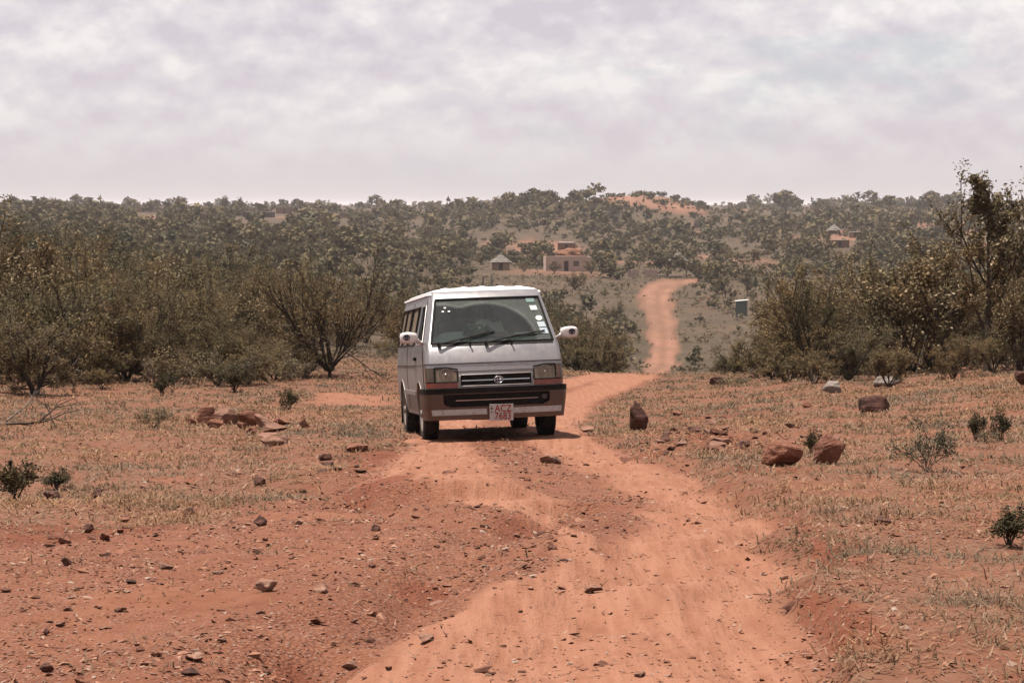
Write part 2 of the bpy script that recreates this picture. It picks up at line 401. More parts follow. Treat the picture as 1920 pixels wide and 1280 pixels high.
def mat_leaf(name, c1, c2, c3, gloss=.0, trans=.22, islands=True, varamt=1.0, drift=.35, light=(1.18, 1.03, .86), k=1.0):
    m, t = new_mat(name); c1, c2, c3 = [tuple(q * k for q in c) for c in (c1, c2, c3)]
    oi = t.n('ShaderNodeObjectInfo').outputs['Random']
    g = t.n('ShaderNodeNewGeometry'); isl = g.outputs['Random Per Island']
    col = t.mix(isl, c1, c2)
    col = t.mix(t.math('MULTIPLY', oi, .75 * varamt), col, c3)
    nz = t.noise(g.outputs['Position'], drift, 4, .7)
    col = t.mix(t.ramp(nz, [(.38, .0), (.62, 1.0)]), t.mix(1.0, col, (.80, .86, .86), 'MULTIPLY'), t.mix(1.0, col, light, 'MULTIPLY'))
    d = t.n('ShaderNodeBsdfDiffuse'); t.l(col, d.inputs[0])
    tr = t.n('ShaderNodeBsdfTranslucent'); t.l(col, tr.inputs[0])
    mx = t.n('ShaderNodeMixShader', i_Fac=trans); t.l(d.outputs[0], mx.inputs[1]); t.l(tr.outputs[0], mx.inputs[2])
    sh = mx.outputs[0]
    if gloss > 0:
        gl = t.n('ShaderNodeBsdfGlossy', i_Roughness=.55); gl.inputs[0].default_value = (.75, .62, .48, 1)
        m2 = t.n('ShaderNodeMixShader', i_Fac=gloss); t.l(sh, m2.inputs[1]); t.l(gl.outputs[0], m2.inputs[2]); sh = m2.outputs[0]
    finish(t, sh); return m

def mat_simple(name, c1, c2=None, scale=8.0, rough=.85, metal=0.0, bump=0.0, spec=.3, coord='Object', lo=.35, hi=.65, raw=False, **kw):
    m, t = new_mat(name)
    if not raw: c1 = kc(c1); c2 = c2 and kc(c2)
    if c2 is None:
        finish(t, princ(t, c1, rough, metal, spec=spec, **kw)); return m
    v = t.n('ShaderNodeTexCoord').outputs[coord]
    nz = t.noise(v, scale, 5, .65)
    col = t.mix(t.ramp(nz, [(lo, 0.0), (hi, 1.0)]), c1, c2)
    nrm = bumpn(t, t.noise(v, scale * 2.3, 5, .7), bump, .03) if bump else None
    finish(t, princ(t, col, rough, metal, normal=nrm, spec=spec, **kw)); return m

def mat_rock(name, c1, c2, c3):
    m, t = new_mat(name); c1, c2, c3 = kc(c1), kc(c2), kc(c3)
    tcn = t.n('ShaderNodeTexCoord').outputs['Object']; oi = t.n('ShaderNodeObjectInfo').outputs['Random']
    n1 = t.noise(tcn, 3.5, 6, .65); n2 = t.noise(tcn, 16, 5, .7)
    strata = t.noise(t.mapv(tcn, (1.5, 1.5, 14)), 1.6, 4, .6)
    col = t.mix(t.ramp(n1, [(.38, 0.0), (.62, 1.0)]), c1, c2)
    col = t.mix(t.ramp(n2, [(.5, 0.0), (.72, .7)]), col, c3)
    col = t.mix(t.math('MULTIPLY', oi, .6), col, t.mix(1.0, col, (.62, .60, .62), 'MULTIPLY'))
    h = t.math('ADD', n2, t.math('MULTIPLY', strata, 1.1))
    finish(t, princ(t, col, .9, normal=bumpn(t, h, .7, .04), spec=.2)); return m

def mat_paint(name, base, dust, dust_lo, dust_hi, amt=.9, metal=.35, rough=.34, k=.72):
    """car paint under road dust: dust thickens towards the sills"""
    m, t = new_mat(name); base = tuple(q * k for q in base); dust = tuple(q * k for q in dust)
    v = t.n('ShaderNodeTexCoord').outputs['Object']
    sp = t.n('ShaderNodeSeparateXYZ'); t.l(v, sp.inputs[0])
    nz = t.noise(v, 3.2, 6, .7); n2 = t.noise(t.mapv(v, (14, 14, 1.2)), 1.5, 4, .6); n3 = t.noise(v, 1.4, 3, .5)
    g = t.n('ShaderNodeMapRange', k_1=dust_hi, k_2=dust_lo, k_3=0.0, k_4=1.0); t.l(sp.outputs[2], g.inputs[0])
    f = t.math('ADD', t.math('MULTIPLY', g.outputs[0], .85), t.math('ADD', t.math('MULTIPLY', t.math('SUBTRACT', nz, .5), 1.1), t.math('MULTIPLY', t.math('SUBTRACT', n2, .5), .7)), True)
    f = t.math('MULTIPLY', f, amt)
    col = t.mix(f, base, dust)
    ro = t.math('ADD', t.math('MULTIPLY', f, .45), rough, True)
    p = t.n('ShaderNodeBsdfPrincipled'); t.l(col, p.inputs['Base Color']); t.l(ro, p.inputs['Roughness'])
    t.l(t.math('MULTIPLY', t.math('SUBTRACT', 1.0, f), metal), p.inputs['Metallic'])
    p.inputs['Specular IOR Level'].default_value = .4
    t.l(bumpn(t, t.math('ADD', n3, t.math('MULTIPLY', nz, .12)), .22, .05), p.inputs['Normal'])
    finish(t, p.outputs[0]); return m

def mat_glass(name, tint, refl=1.0, dust=0.0, dustcol=(.3, .24, .19)):
    m, t = new_mat(name)
    v = t.n('ShaderNodeTexCoord').outputs['Object']
    tr = t.n('ShaderNodeBsdfTransparent'); tr.inputs[0].default_value = (*tint, 1)
    gl = t.n('ShaderNodeBsdfGlossy', i_Roughness=.03); gl.inputs[0].default_value = (1, 1, 1, 1)
    fr = t.n('ShaderNodeFresnel', i_IOR=1.5)
    mx = t.n('ShaderNodeMixShader'); t.l(t.math('MULTIPLY', fr.outputs[0], refl, True), mx.inputs[0]); t.l(tr.outputs[0], mx.inputs[1]); t.l(gl.outputs[0], mx.inputs[2])
    sh = mx.outputs[0]
    if dust > 0:
        d = t.n('ShaderNodeBsdfDiffuse'); d.inputs[0].default_value = (*dustcol, 1)
        f = t.math('MULTIPLY', t.ramp(t.noise(v, 4.0, 5, .65), [(.3, .55), (.75, 1.0)]), dust, True)
        m2 = t.n('ShaderNodeMixShader'); t.l(f, m2.inputs[0]); t.l(sh, m2.inputs[1]); t.l(d.outputs[0], m2.inputs[2]); sh = m2.outputs[0]
    finish(t, sh); return m

M = {}
M['ground'] = mat_ground()
M['thorn'] = mat_leaf('thorn_leaf', (.052, .047, .027), (.165, .138, .086), (.135, .098, .060), trans=.2)
M['leafy'] = mat_leaf('broad_leaf', (.040, .036, .020), (.175, .130, .076), (.105, .080, .048), gloss=.035, trans=.2)
M['tree'] = mat_leaf('tree_leaf', (.050, .048, .032), (.130, .114, .076), (.098, .082, .055), trans=.18)
M['dark'] = mat_leaf('dark_leaf', (.026, .026, .016), (.085, .075, .046), (.050, .042, .027), trans=.12)
M['far'] = mat_leaf('distant_leaf', (.050, .045, .030), (.125, .106, .070), (.100, .084, .056), trans=.15, drift=.10, light=(1.28, 1.15, .98))
M['greygreen'] = mat_leaf('grey_leaf', (.080, .070, .048), (.175, .145, .102), (.13, .105, .074), trans=.2)
M['bark'] = mat_simple('bark', (.030, .021, .015), (.075, .052, .036), 20, .9, bump=.4)
M['deadwood'] = mat_simple('dead_wood', (.085, .060, .046), (.20, .155, .125), 14, .9, bump=.3)
M['grass'] = mat_leaf('dry_grass', (.150, .080, .050), (.320, .222, .165), (.2, .15, .1), trans=.25, varamt=0.0, k=.74)
M['grassg'] = mat_leaf('grey_grass', (.105, .078, .053), (.245, .182, .130), (.2, .15, .1), trans=.25, varamt=0.0, k=.74)
M['rock'] = mat_rock('red_rock', (.150, .058, .035), (.250, .102, .062), (.340, .165, .108))
M['rockdark'] = mat_rock('dark_rock', (.060, .028, .021), (.130, .055, .038), (.190, .085, .057))
M['rocktan'] = mat_rock('tan_rock', (.220, .105, .070), (.300, .160, .110), (.360, .215, .160))
M['rockpale'] = mat_rock('pale_rock', (.240, .195, .165), (.360, .305, .265), (.200, .140, .110))
def mat_gravel():
    m, t = new_mat('gravel'); g = t.n('ShaderNodeNewGeometry'); isl = g.outputs['Random Per Island']
    col = t.ramp(isl, [(0, (.120, .048, .031)), (.22, (.165, .066, .040)), (.55, (.240, .108, .066)), (.84, (.31, .160, .105)), (1, (.30, .225, .18))])
    col = t.mix(1.0, col, (K, K, K), 'MULTIPLY')
    col = t.mix(.35, col, t.mix(1.0, col, t.ramp(t.noise(g.outputs['Position'], 30, 3, .6), [(.3, .55), (.7, 1.3)]), 'MULTIPLY'))
    finish(t, princ(t, col, .9, spec=.2)); return m
M['gravel'] = mat_gravel()

# ------------------------------------------------------------------ ground sheet
def build_ground():
    ys = np.concatenate([[-400, -150, -60, -25, -10, -4, 0, 3], np.exp(np.linspace(math.log(5), math.log(62), 370)), np.exp(np.linspace(math.log(62.8), math.log(12000), 140))])
    a = np.concatenate([-np.exp(np.linspace(math.log(6), math.log(.30), 26)), np.linspace(-.285, .285, 400), np.exp(np.linspace(math.log(.30), math.log(6), 26))])
    A, Y = np.meshgrid(a, ys); X = A * np.maximum(Y, 6.0)
    Z = ground(X.ravel(), Y.ravel()).reshape(X.shape)
    V = np.stack([X, Y, Z], -1).reshape(-1, 3)
    nr, nc = X.shape
    i = (np.arange(nr - 1)[:, None] * nc + np.arange(nc - 1)[None]).ravel()
    Fc = np.stack([i, i + 1, i + nc + 1, i + nc], 1)
    me = mesh_from('ground', V, Fc, M['ground'], smooth=True)
    sm, gr, gv, far, bare = masks(X.ravel(), Y.ravel())
    att = me.color_attributes.new('zone', 'FLOAT_COLOR', 'POINT')
    att.data.foreach_set('color', np.stack([sm, gr, gv, far], 1).astype(np.float32).ravel())
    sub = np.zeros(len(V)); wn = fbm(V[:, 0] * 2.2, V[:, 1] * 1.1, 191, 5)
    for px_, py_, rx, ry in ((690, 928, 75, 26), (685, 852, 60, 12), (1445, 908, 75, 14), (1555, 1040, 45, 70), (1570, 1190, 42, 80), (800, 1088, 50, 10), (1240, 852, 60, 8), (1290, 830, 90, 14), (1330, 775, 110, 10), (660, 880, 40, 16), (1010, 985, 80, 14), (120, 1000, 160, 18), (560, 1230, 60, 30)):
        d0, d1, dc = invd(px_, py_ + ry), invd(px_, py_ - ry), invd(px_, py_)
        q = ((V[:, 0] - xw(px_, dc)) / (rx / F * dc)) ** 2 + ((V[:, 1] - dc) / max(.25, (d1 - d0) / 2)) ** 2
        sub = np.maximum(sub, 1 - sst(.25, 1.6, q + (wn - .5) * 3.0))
    at2 = me.attributes.new('dark_red', 'FLOAT', 'POINT'); at2.data.foreach_set('value', (sub * .85).astype(np.float32))  # darker red patches at chosen spots on banks, ledge and verges
    o = obj('ground', me); tag(o, 'red earth hillside and valley with worn dirt track', kind='structure')
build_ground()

# ------------------------------------------------------------------ the minibus
M['paint'] = mat_paint('silver_paint', (.37, .355, .36), (.195, .135, .096), .25, 1.20, amt=.88, metal=.80, rough=.32)
M['paintroof'] = mat_paint('white_roof_paint', (.66, .64, .64), (.42, .34, .28), -3, -2, amt=.45, metal=0.0, rough=.3, k=.9)
M['bumperpaint'] = mat_paint('dusty_bumper_paint', (.110, .072, .055), (.135, .060, .033), .25, .60, amt=.9, metal=.35, rough=.36)
M['black'] = mat_simple('black_plastic', (.008, .0075, .007), (.018, .015, .013), 12, .65, spec=.12)
M['rubber'] = mat_simple('tyre_rubber', (.014, .012, .011), (.055, .034, .024), 9, .85, lo=.45, hi=.75)
M['chrome'] = mat_simple('chrome', (.62, .60, .60), None, rough=.18, metal=1.0)
M['emblemblue'] = mat_simple('dark_blue_print', (.010, .014, .040), None, rough=.8, spec=.05)
M['mirror'] = mat_simple('white_mirror_shell', (.56, .53, .53), (.46, .41, .38), 10, .35, raw=True)
M['amber'] = mat_simple('amber_lens', (.30, .055, .018), (.20, .030, .012), 10, .25, spec=.5)
M['lampglass'] = mat_glass('lamp_glass', (.82, .72, .60), 1.0, dust=.16, dustcol=(.36, .25, .17))
M['lampback'] = mat_simple('lamp_reflector', (.62, .56, .50), (.42, .35, .29), 5, .28, metal=.85)
M['lampdark'] = mat_simple('lamp_recess', (.055, .045, .040), None, rough=.5)
def mat_windscreen():
    m, t = new_mat('windscreen_glass')
    v = t.n('ShaderNodeTexCoord').outputs['Object']; sp = t.n('ShaderNodeSeparateXYZ'); t.l(v, sp.inputs[0])
    def arc(x0):
        dx = t.math('SUBTRACT', sp.outputs[0], x0); dz = t.math('MULTIPLY', t.math('SUBTRACT', sp.outputs[2], 1.19), 1.28)
        r = t.math('SQRT', t.math('ADD', t.math('MULTIPLY', dx, dx), t.math('MULTIPLY', dz, dz)))
        rim = t.ramp(r, [(.0, .0), (.60, .0), (.635, 1.0), (.66, .0)])
        return t.math('GREATER_THAN', r, .64), rim
    a, ra = arc(-.64); b, rb = arc(-.07)
    out = t.math('MULTIPLY', a, b); rim = t.math('MAXIMUM', t.math('MULTIPLY', ra, b), t.math('MULTIPLY', rb, a))
    nz = t.noise(v, 5.0, 6, .7); sc = t.noise(t.mapv(v, (22, 22, 3)), 1.5, 4, .7)
    d = t.math('ADD', t.math('MULTIPLY', out, .13), t.math('ADD', .028, t.math('MULTIPLY', rim, .16)))
    d = t.math('MULTIPLY', d, t.math('ADD', t.math('MULTIPLY', nz, 1.3), t.math('MULTIPLY', sc, .5)), True)
    tr = t.n('ShaderNodeBsdfTransparent'); tr.inputs[0].default_value = (.60, .72, .66, 1)
    gl = t.n('ShaderNodeBsdfGlossy', i_Roughness=.03); fr = t.n('ShaderNodeFresnel', i_IOR=1.52)
    mx = t.n('ShaderNodeMixShader'); t.l(t.math('MULTIPLY', fr.outputs[0], 1.5, True), mx.inputs[0]); t.l(tr.outputs[0], mx.inputs[1]); t.l(gl.outputs[0], mx.inputs[2])
    df = t.n('ShaderNodeBsdfDiffuse'); df.inputs[0].default_value = (.34, .37, .33, 1)
    m2 = t.n('ShaderNodeMixShader'); t.l(d, m2.inputs[0]); t.l(mx.outputs[0], m2.inputs[1]); t.l(df.outputs[0], m2.inputs[2])
    finish(t, m2.outputs[0]); return m
M['wscreen'] = mat_windscreen()
M['sglass'] = mat_glass('dust_glare_side_glass', (.50, .52, .48), 1.0, dust=.74, dustcol=(.20, .158, .120))  # tan diffuse holds dust plus painted-in bright reflections on the panes
M['dglass'] = mat_glass('dark_side_glass', (.34, .37, .34), .4, dust=.02)
M['interior'] = mat_simple('grey_trim', (.16, .165, .155), (.11, .112, .105), 6, .8)
M['seat'] = mat_simple('seat_cloth', (.24, .245, .23), (.15, .15, .14), 25, .95)
M['dash'] = mat_simple('dashboard_top', (.50, .52, .49), (.38, .39, .365), 6, .7, raw=True)
M['white'] = mat_simple('white_reflective_tape', (.52, .50, .49), (.42, .38, .36), 18, .5)
M['plate'] = mat_simple('plate_face', (.58, .55, .53), (.50, .45, .42), 10, .5)
M['red'] = mat_simple('red_lettering', (.30, .022, .016), None, rough=.6)
M['under'] = mat_simple('underbody', (.022, .016, .013), (.05, .030, .02), 6, .9)
M['paper'] = mat_simple('paper', (.62, .62, .60), (.55, .55, .53), 14, .8, raw=True)
M['rim'] = mat_simple('steel_rim', (.34, .30, .27), (.24, .17, .13), 8, .5, metal=.4)

VAN = thing('minibus', 'dusty silver passenger minibus with white roof driving up the dirt track', 'minibus')
VAN.location = VAN_O; VAN.rotation_euler = VAN_R

_zw = ([.25, .5, .75, .95, 1.17, 1.75, 1.845], [.80, .835, .848, .848, .832, .705, .680])
_zf = ([.25, .5, .66, .80, .95, 1.06, 1.17, 1.20, 1.745, 1.80, 1.845], [.07, .05, .045, .06, .095, .145, .215, .245, .665, .735, .82])
_zr = ([.25, 1.17, 1.845], [4.62, 4.66, 4.50])
YB = 1.62
def vsurf(s, z, col, off=0.0):
    k, v = col
    Wd = float(np.interp(z, *_zw)); y0 = float(np.interp(z, *_zf)); yr = float(np.interp(z, *_zr)); bow = .10; cw = .07
    if k == 'f':
        x = v * Wd; y = y0 + bow * v * v; n = (.16 * v, -1)
    elif k == 'c':
        p = R(v); x = .93 * Wd + cw * Wd * math.sin(p); y = y0 + bow * .865 + .19 * (1 - math.cos(p)); n = (math.sin(p), -math.cos(p))
    elif k == 's1':
        ys = y0 + bow * .865 + .19; x = Wd; y = ys + v * (YB - ys); n = (1, 0)
    elif k == 's2':
        x = Wd; y = v; n = (1, 0)
    elif k == 'rc':
        p = R(v); x = Wd - .09 * Wd * (1 - math.cos(p)); y = yr - .09 + .09 * math.sin(p); n = (math.cos(p), math.sin(p))
    else:
        x = .91 * Wd * v; y = yr; n = (0, 1)
    L = math.hypot(*n)
    return Vector((s * (x + n[0] / L * off), y + n[1] / L * off, z))

WHEEL_R, FRONT_AX, REAR_AX = .335, 1.13, 3.72
def arch_z(z, col):
    if col[0] not in ('s1', 's2') or z >= .905: return z
    y = vsurf(1, .6, col).y; zb = .31
    for ya in (FRONT_AX, REAR_AX):
        dd = .405 ** 2 - (y - ya) ** 2
        if dd > 0: zb = max(zb, .335 + math.sqrt(dd))
    return zb + (z - .30) * (.905 - zb) / (.905 - .30)

def patch(name, rows, cols, mat, parent, off=0.0, depth=.02, sides=(1, -1), skip=None, zmap=None, smooth=True, back=False):
    bm = bmesh.new(); V = {}
    def vert(s, i, j, layer):
        key = (0 if (cols[j][0] in 'fr' and abs(cols[j][1]) < 1e-6) else s, i, j, layer)
        if key not in V:
            z = zmap(rows[i], cols[j]) if zmap else rows[i]
            V[key] = bm.verts.new(vsurf(s, z, cols[j], off - layer * depth))
        return V[key]
    for s in sides:
        cells = {(i, j) for i in range(len(rows) - 1) for j in range(len(cols) - 1) if not (skip and skip(i, j, s))}
        for (i, j) in cells:
            bm.faces.new([vert(s, a, b, 0) for a, b in ((i, j), (i, j + 1), (i + 1, j + 1), (i + 1, j))])
            if back: bm.faces.new([vert(s, a, b, 1) for a, b in ((i, j), (i, j + 1), (i + 1, j + 1), (i + 1, j))])
            if depth > 0:
                for (ni, nj), (p, q) in (((i - 1, j), ((i, j), (i, j + 1))), ((i + 1, j), ((i + 1, j), (i + 1, j + 1))), ((i, j - 1), ((i, j), (i + 1, j))), ((i, j + 1), ((i, j + 1), (i + 1, j + 1)))):
                    if (ni, nj) not in cells:
                        jj = p[1]
                        if p[1] == q[1] and len(sides) == 2 and cols[jj][0] in 'fr' and abs(cols[jj][1]) < 1e-6: continue
                        try: bm.faces.new((vert(s, *p, 0), vert(s, *q, 0), vert(s, *q, 1), vert(s, *p, 1)))
                        except ValueError: pass
    o = bmobj(name, bm, mat, parent, smooth=False)
    if smooth:
        me = o.data; me.polygons.foreach_set('use_smooth', np.full(len(me.polygons), True))
        me.set_sharp_from_angle(angle=R(38))
    return o

FC = [('f', v) for v in (0, .1, .2, .3, .4, .47, .515, .55, .60, .70, .80, .87, .91, .93)]
CC = [('c', v) for v in (14, 28, 42, 56, 70, 90)]
S1 = [('s1', v) for v in np.linspace(0, 1, 30)[1:]]
S2 = [('s2', v) for v in list(np.linspace(YB, 4.5, 56)[1:])]
RC = [('rc', v) for v in (25, 50, 90)]
RR = [('r', v) for v in (.82, .6, .3, 0)]
COLS = FC + CC + S1 + S2 + RC + RR
ROWS = [.30, .36, .44, .52, .60, .655, .674, .73, .775, .81, .853, .905, .95, .99, 1.05, 1.11, 1.165, 1.20, 1.30, 1.40, 1.50, 1.60, 1.68, 1.745, 1.79, 1.82, 1.845]
iC0, iS1, iS2 = len(FC), len(FC) + len(CC), len(FC) + len(CC) + len(S1)
def rix(z): return min(range(len(ROWS)), key=lambda k: abs(ROWS[k] - z))
def yof(j): return vsurf(1, 1.4, COLS[j]).y
D0, D1 = iS1 + 1, iS1 + 27                # front door columns
SIDEW = [(iS1 + 3, iS1 + 24)]
def colat(y): return min(range(iS2, iS2 + len(S2)), key=lambda j: abs(COLS[j][1] - y))
SIDEW += [(colat(1.78), colat(2.78)), (colat(2.92), colat(3.72)), (colat(3.84), colat(4.40))]
W0, W1 = rix(1.20), rix(1.68)
def body_skip(i, j, s):
    z = ROWS[i]
    if rix(1.20) <= i < rix(1.745) and j < FC.index(('f', .91)): return True                 # windscreen
    if rix(.674) <= i < rix(.81) and j < FC.index(('f', .515)): return True                # grille
    if rix(.655) <= i < rix(.905) and FC.index(('f', .55)) <= j < iC0 + 4: return True     # lamps
    if i < rix(.60) and j < iS1 + 1: return True                                           # behind the bumper
    if W0 <= i < W1 and any(a <= j < b for a, b in SIDEW): return True
    if D0 <= j < D1 and rix(.36) <= i < rix(1.745): return True                            # door openings
    if W0 <= i < W1 and j >= len(COLS) - 4: return True                                    # rear window
    return False
body = patch('body', ROWS, COLS, M['paint'], VAN, depth=.03, skip=body_skip, zmap=arch_z)
# front doors
drows = list(range(rix(.36), rix(1.745) + 1))
for s in (-1, 1):
    rows = [ROWS[i] for i in drows]; cols = COLS[D0:D1 + 1]
    d = patch('door', rows, cols, M['paint'], VAN, off=.005, depth=.03, sides=(s,), zmap=arch_z,
              skip=lambda i, j, ss: (W0 <= drows[i] < W1 and SIDEW[0][0] <= j + D0 < SIDEW[0][1]))
    bm = bmesh.new(); c = vsurf(s, 1.02, COLS[D1 - 3], .02)
    box(bm, c.x - .018, c.x + .018, c.y - .075, c.y + .075, 1.0, 1.045, .008)
    bmobj('handle', bm, M['black'], d)
    bm = bmesh.new()
    for zz in np.linspace(.80, .94, 5):
        c = vsurf(s, zz, COLS[D1 + 1], .003); box(bm, c.x - .004, c.x + .004, c.y - .012, c.y + .012, zz - .007, zz + .007)
    bmobj('vent_slots', bm, M['black'], d)
    # door glass: half wound down on the right-hand side
    top = 1.68 if s > 0 else 1.36
    patch('window', [1.20, 1.30, 1.36] + ([1.5, 1.68] if s > 0 else []), COLS[SIDEW[0][0]:SIDEW[0][1] + 1], M['dglass'], d, off=-.012, depth=.004, sides=(s,))
# shut lines of doors and panels
def seam(pts, r=.006): tube(bmS, pts, r, 6)
bmS = bmesh.new()
for s in (-1, 1):
    for j in (D0, D1):
        seam([vsurf(s, arch_z(z, COLS[j]), COLS[j], .001) for z in ROWS[rix(.36):rix(1.745) + 1]], .005)
    j = colat(2.84); seam([vsurf(s, arch_z(z, COLS[j]), COLS[j], .001) for z in ROWS[rix(.36):rix(1.745) + 1]], .005)
    seam([vsurf(s, .935, c, .001) for c in S1[2:] + S2[:-2]], .006)
seam([vsurf(-1, .95, c, .001) for c in (CC[::-1] + FC[::-1])] + [vsurf(1, .95, c, .001) for c in FC[1:] + CC], .007)
seam([vsurf(-1, .853, c, .001) for c in FC[8::-1]] + [vsurf(1, .853, c, .001) for c in FC[1:9]], .004)
bmobj('panel_gap', bmS, M['under'], VAN)
# swage line along the flank
for s in (-1, 1):
    cs = [c for c in S1[3:] + S2[:-2]]
    patch('side_moulding', [.56, .575, .60, .615], [c for c in cs if all(abs(vsurf(1, .6, c).y - a) > .41 for a in (FRONT_AX, REAR_AX)) and vsurf(1, .6, c).y > 1.4 and vsurf(1, .6, c).y < 3.4], M['paint'], VAN, off=.016, depth=.02, sides=(s,))
    for ya in (FRONT_AX, REAR_AX):           # rolled lip round each wheel arch
        bm = bmesh.new()
        pts = [(s * (float(np.interp(.335 + .4 * math.sin(a), *_zw)) + .004), ya + .405 * math.cos(a), .335 + .405 * math.sin(a)) for a in np.linspace(R(0), R(180), 22)]
        tube(bm, pts, .009, 6); bmobj('arch_lip', bm, M['paint'], VAN, smooth=True)
    # side windows
    for (a, b) in SIDEW[1:]:
        cols = COLS[a:b + 1]; k = len(cols) * 5 // 8
        w = patch('window', ROWS[W0:W1 + 1], cols[len(cols) - k:], M['sglass'], VAN, off=-.006, depth=.005, sides=(s,))
        patch('window', ROWS[W0:W1 + 1], cols[:len(cols) - k + 1], M['dglass'], VAN, off=-.018, depth=.004, sides=(s,))
    for (a, b) in SIDEW:
        bm = bmesh.new()
        loop = [vsurf(s, 1.20, COLS[j], 0.002) for j in range(a, b + 1)] + [vsurf(s, z, COLS[b], .002) for z in ROWS[W0:W1 + 1]] + [vsurf(s, 1.68, COLS[j], .002) for j in range(b, a - 1, -1)] + [vsurf(s, z, COLS[a], .002) for z in ROWS[W1:W0 - 1:-1]]
        tube(bm, loop, .011, 6); bmobj('window_seal', bm, M['black'] if a != SIDEW[0][0] else M['paint'], VAN)
    # rain gutter
    patch('rain_gutter', [1.805, 1.812, 1.822, 1.828], [('c', 42), ('c', 70), ('c', 90)] + S1[::4] + S2[::5] + [S2[-1]], M['paintroof'], VAN, off=.026, depth=.03, sides=(s,))
patch('window', ROWS[W0:W1 + 1], COLS[-5:], M['dglass'], VAN, off=-.012, depth=.004)
# roof: ribbed sheet
def build_roof():
    bm = bmesh.new(); us = np.concatenate([-np.array([1, .99, .97, .95, .93]), np.linspace(-.91, .91, 59), np.array([.93, .95, .97, .99, 1])])
    vsn = np.concatenate([[0, .006, .014, .024, .036, .05, .07, .09, .12], np.linspace(.15, 1, 24)])
    grid = []
    for v in vsn:
        row = []
        for u in us:
            au = abs(u)
            if au <= .93: f = vsurf(1, 1.845, ('f', au))
            else: f = vsurf(1, 1.845, ('c', math.degrees(math.asin(min(1, (au - .93) / .07)))))
            yr = 4.5 - (.0 if au < .93 else .09 * (1 - math.sqrt(max(0, 1 - ((au - .93) / .07) ** 2))))
            y = f.y + v * (yr - f.y); x = math.copysign(f.x, u)
            ex = (1 - au) * .68; ey = min(y - f.y, yr - y)
            z = 1.845 + .040 * (1 - math.exp(-ex / .07)) * (1 - math.exp(-ey / .10)) + .022 * (1 - u * u) * (1 - math.exp(-ey / .25))
            rib = max(0, math.cos(2 * math.pi * x / .235)) ** 2 * .010 * sst(.08, .2, ey) * (au < .86)
            row.append(bm.verts.new((x, y, z + float(rib))))
        grid.append(row)
    for a, b in zip(grid, grid[1:]):
        for k in range(len(us) - 1): bm.faces.new((a[k], a[k + 1], b[k + 1], b[k]))
    o = bmobj('roof', bm, M['paintroof'], VAN, smooth=True)
build_roof()
# headlining and floor inside
bm = bmesh.new(); box(bm, -.62, .62, .95, 4.4, 1.80, 1.815); bmobj('headlining', bm, M['interior'], VAN)
bm = bmesh.new(); box(bm, -.78, .78, .35, 4.5, .50, .53); bmobj('cabin_floor', bm, M['under'], VAN)

# windscreen and its seal
wrows = [1.20, 1.30, 1.40, 1.50, 1.60, 1.68, 1.745]; wcols = FC[:FC.index(('f', .91)) + 1]
ws = patch('windscreen', wrows, wcols, M['wscreen'], VAN, off=-.004, depth=.006)
bm = bmesh.new(); E = ('f', .91)
loop = [vsurf(-1, z, E, .004) for z in wrows] + [vsurf(-1, 1.745, c, .004) for c in wcols[::-1]] + [vsurf(1, 1.745, c, .004) for c in wcols[1:]] + [vsurf(1, z, E, .004) for z in wrows[::-1]] + [vsurf(1, 1.20, c, .004) for c in wcols[::-1]] + [vsurf(-1, 1.20, c, .004) for c in wcols[1:]]
tube(bm, loop, .014, 6); bmobj('windscreen_seal', bm, M['black'], ws)
patch('cowl', [1.166, 1.185, 1.20], [('f', v) for v in (0, .2, .4, .6, .8, .9)], M['black'], VAN, off=.006, depth=.02)
def wsp(x, z, off=.0):
    Wd = float(np.interp(z, *_zw)); f = abs(x) / Wd; v = vsurf(1 if x >= 0 else -1, z, ('f', f), off); return v
def sticker(x, z, w, h, mat, shape='box', tilt=0.0):
    bm = bmesh.new()
    if shape == 'disc': pts = [(w / 2 * math.cos(a), h / 2 * math.sin(a)) for a in np.linspace(0, 2 * math.pi, 20, endpoint=False)]
    else: pts = [(-w / 2, -h / 2), (w / 2, -h / 2), (w / 2, h / 2), (-w / 2, h / 2)]
    pts = [(a - b * tilt, b) for a, b in pts]
    top = [bm.verts.new(wsp(x + a, z + b, .0045)) for a, b in pts]; bot = [bm.verts.new(wsp(x + a, z + b, .0015)) for a, b in pts]
    bm.faces.new(top); bm.faces.new(bot[::-1])
    for k in range(len(pts)): bm.faces.new((top[k], bot[k], bot[(k + 1) % len(pts)], top[(k + 1) % len(pts)]))
    return bmobj('sticker', bm, mat, ws)
M['stickgreen'] = mat_simple('pale_green_sticker', (.20, .30, .27), (.16, .25, .23), 40, .6)
M['stickblue'] = mat_simple('pale_blue_sticker', (.50, .55, .57), (.36, .44, .50), 60, .6)
sticker(.535, 1.70, .105, .045, M['stickgreen'], tilt=.25)['label'] = 'pale green sticker at the top corner'
sticker(.565, 1.605, .085, .055, M['paper'], tilt=.25)
sticker(.615, 1.475, .085, .06, M['paper'], 'disc')
sticker(.635, 1.395, .095, .065, M['stickblue'], tilt=.28)
sticker(.655, 1.315, .095, .07, M['stickblue'], tilt=.28)
for x, z in ((-.535, 1.64), (-.565, 1.595), (-.49, 1.595)): sticker(x, z, .03, .018, M['paper'], 'disc')
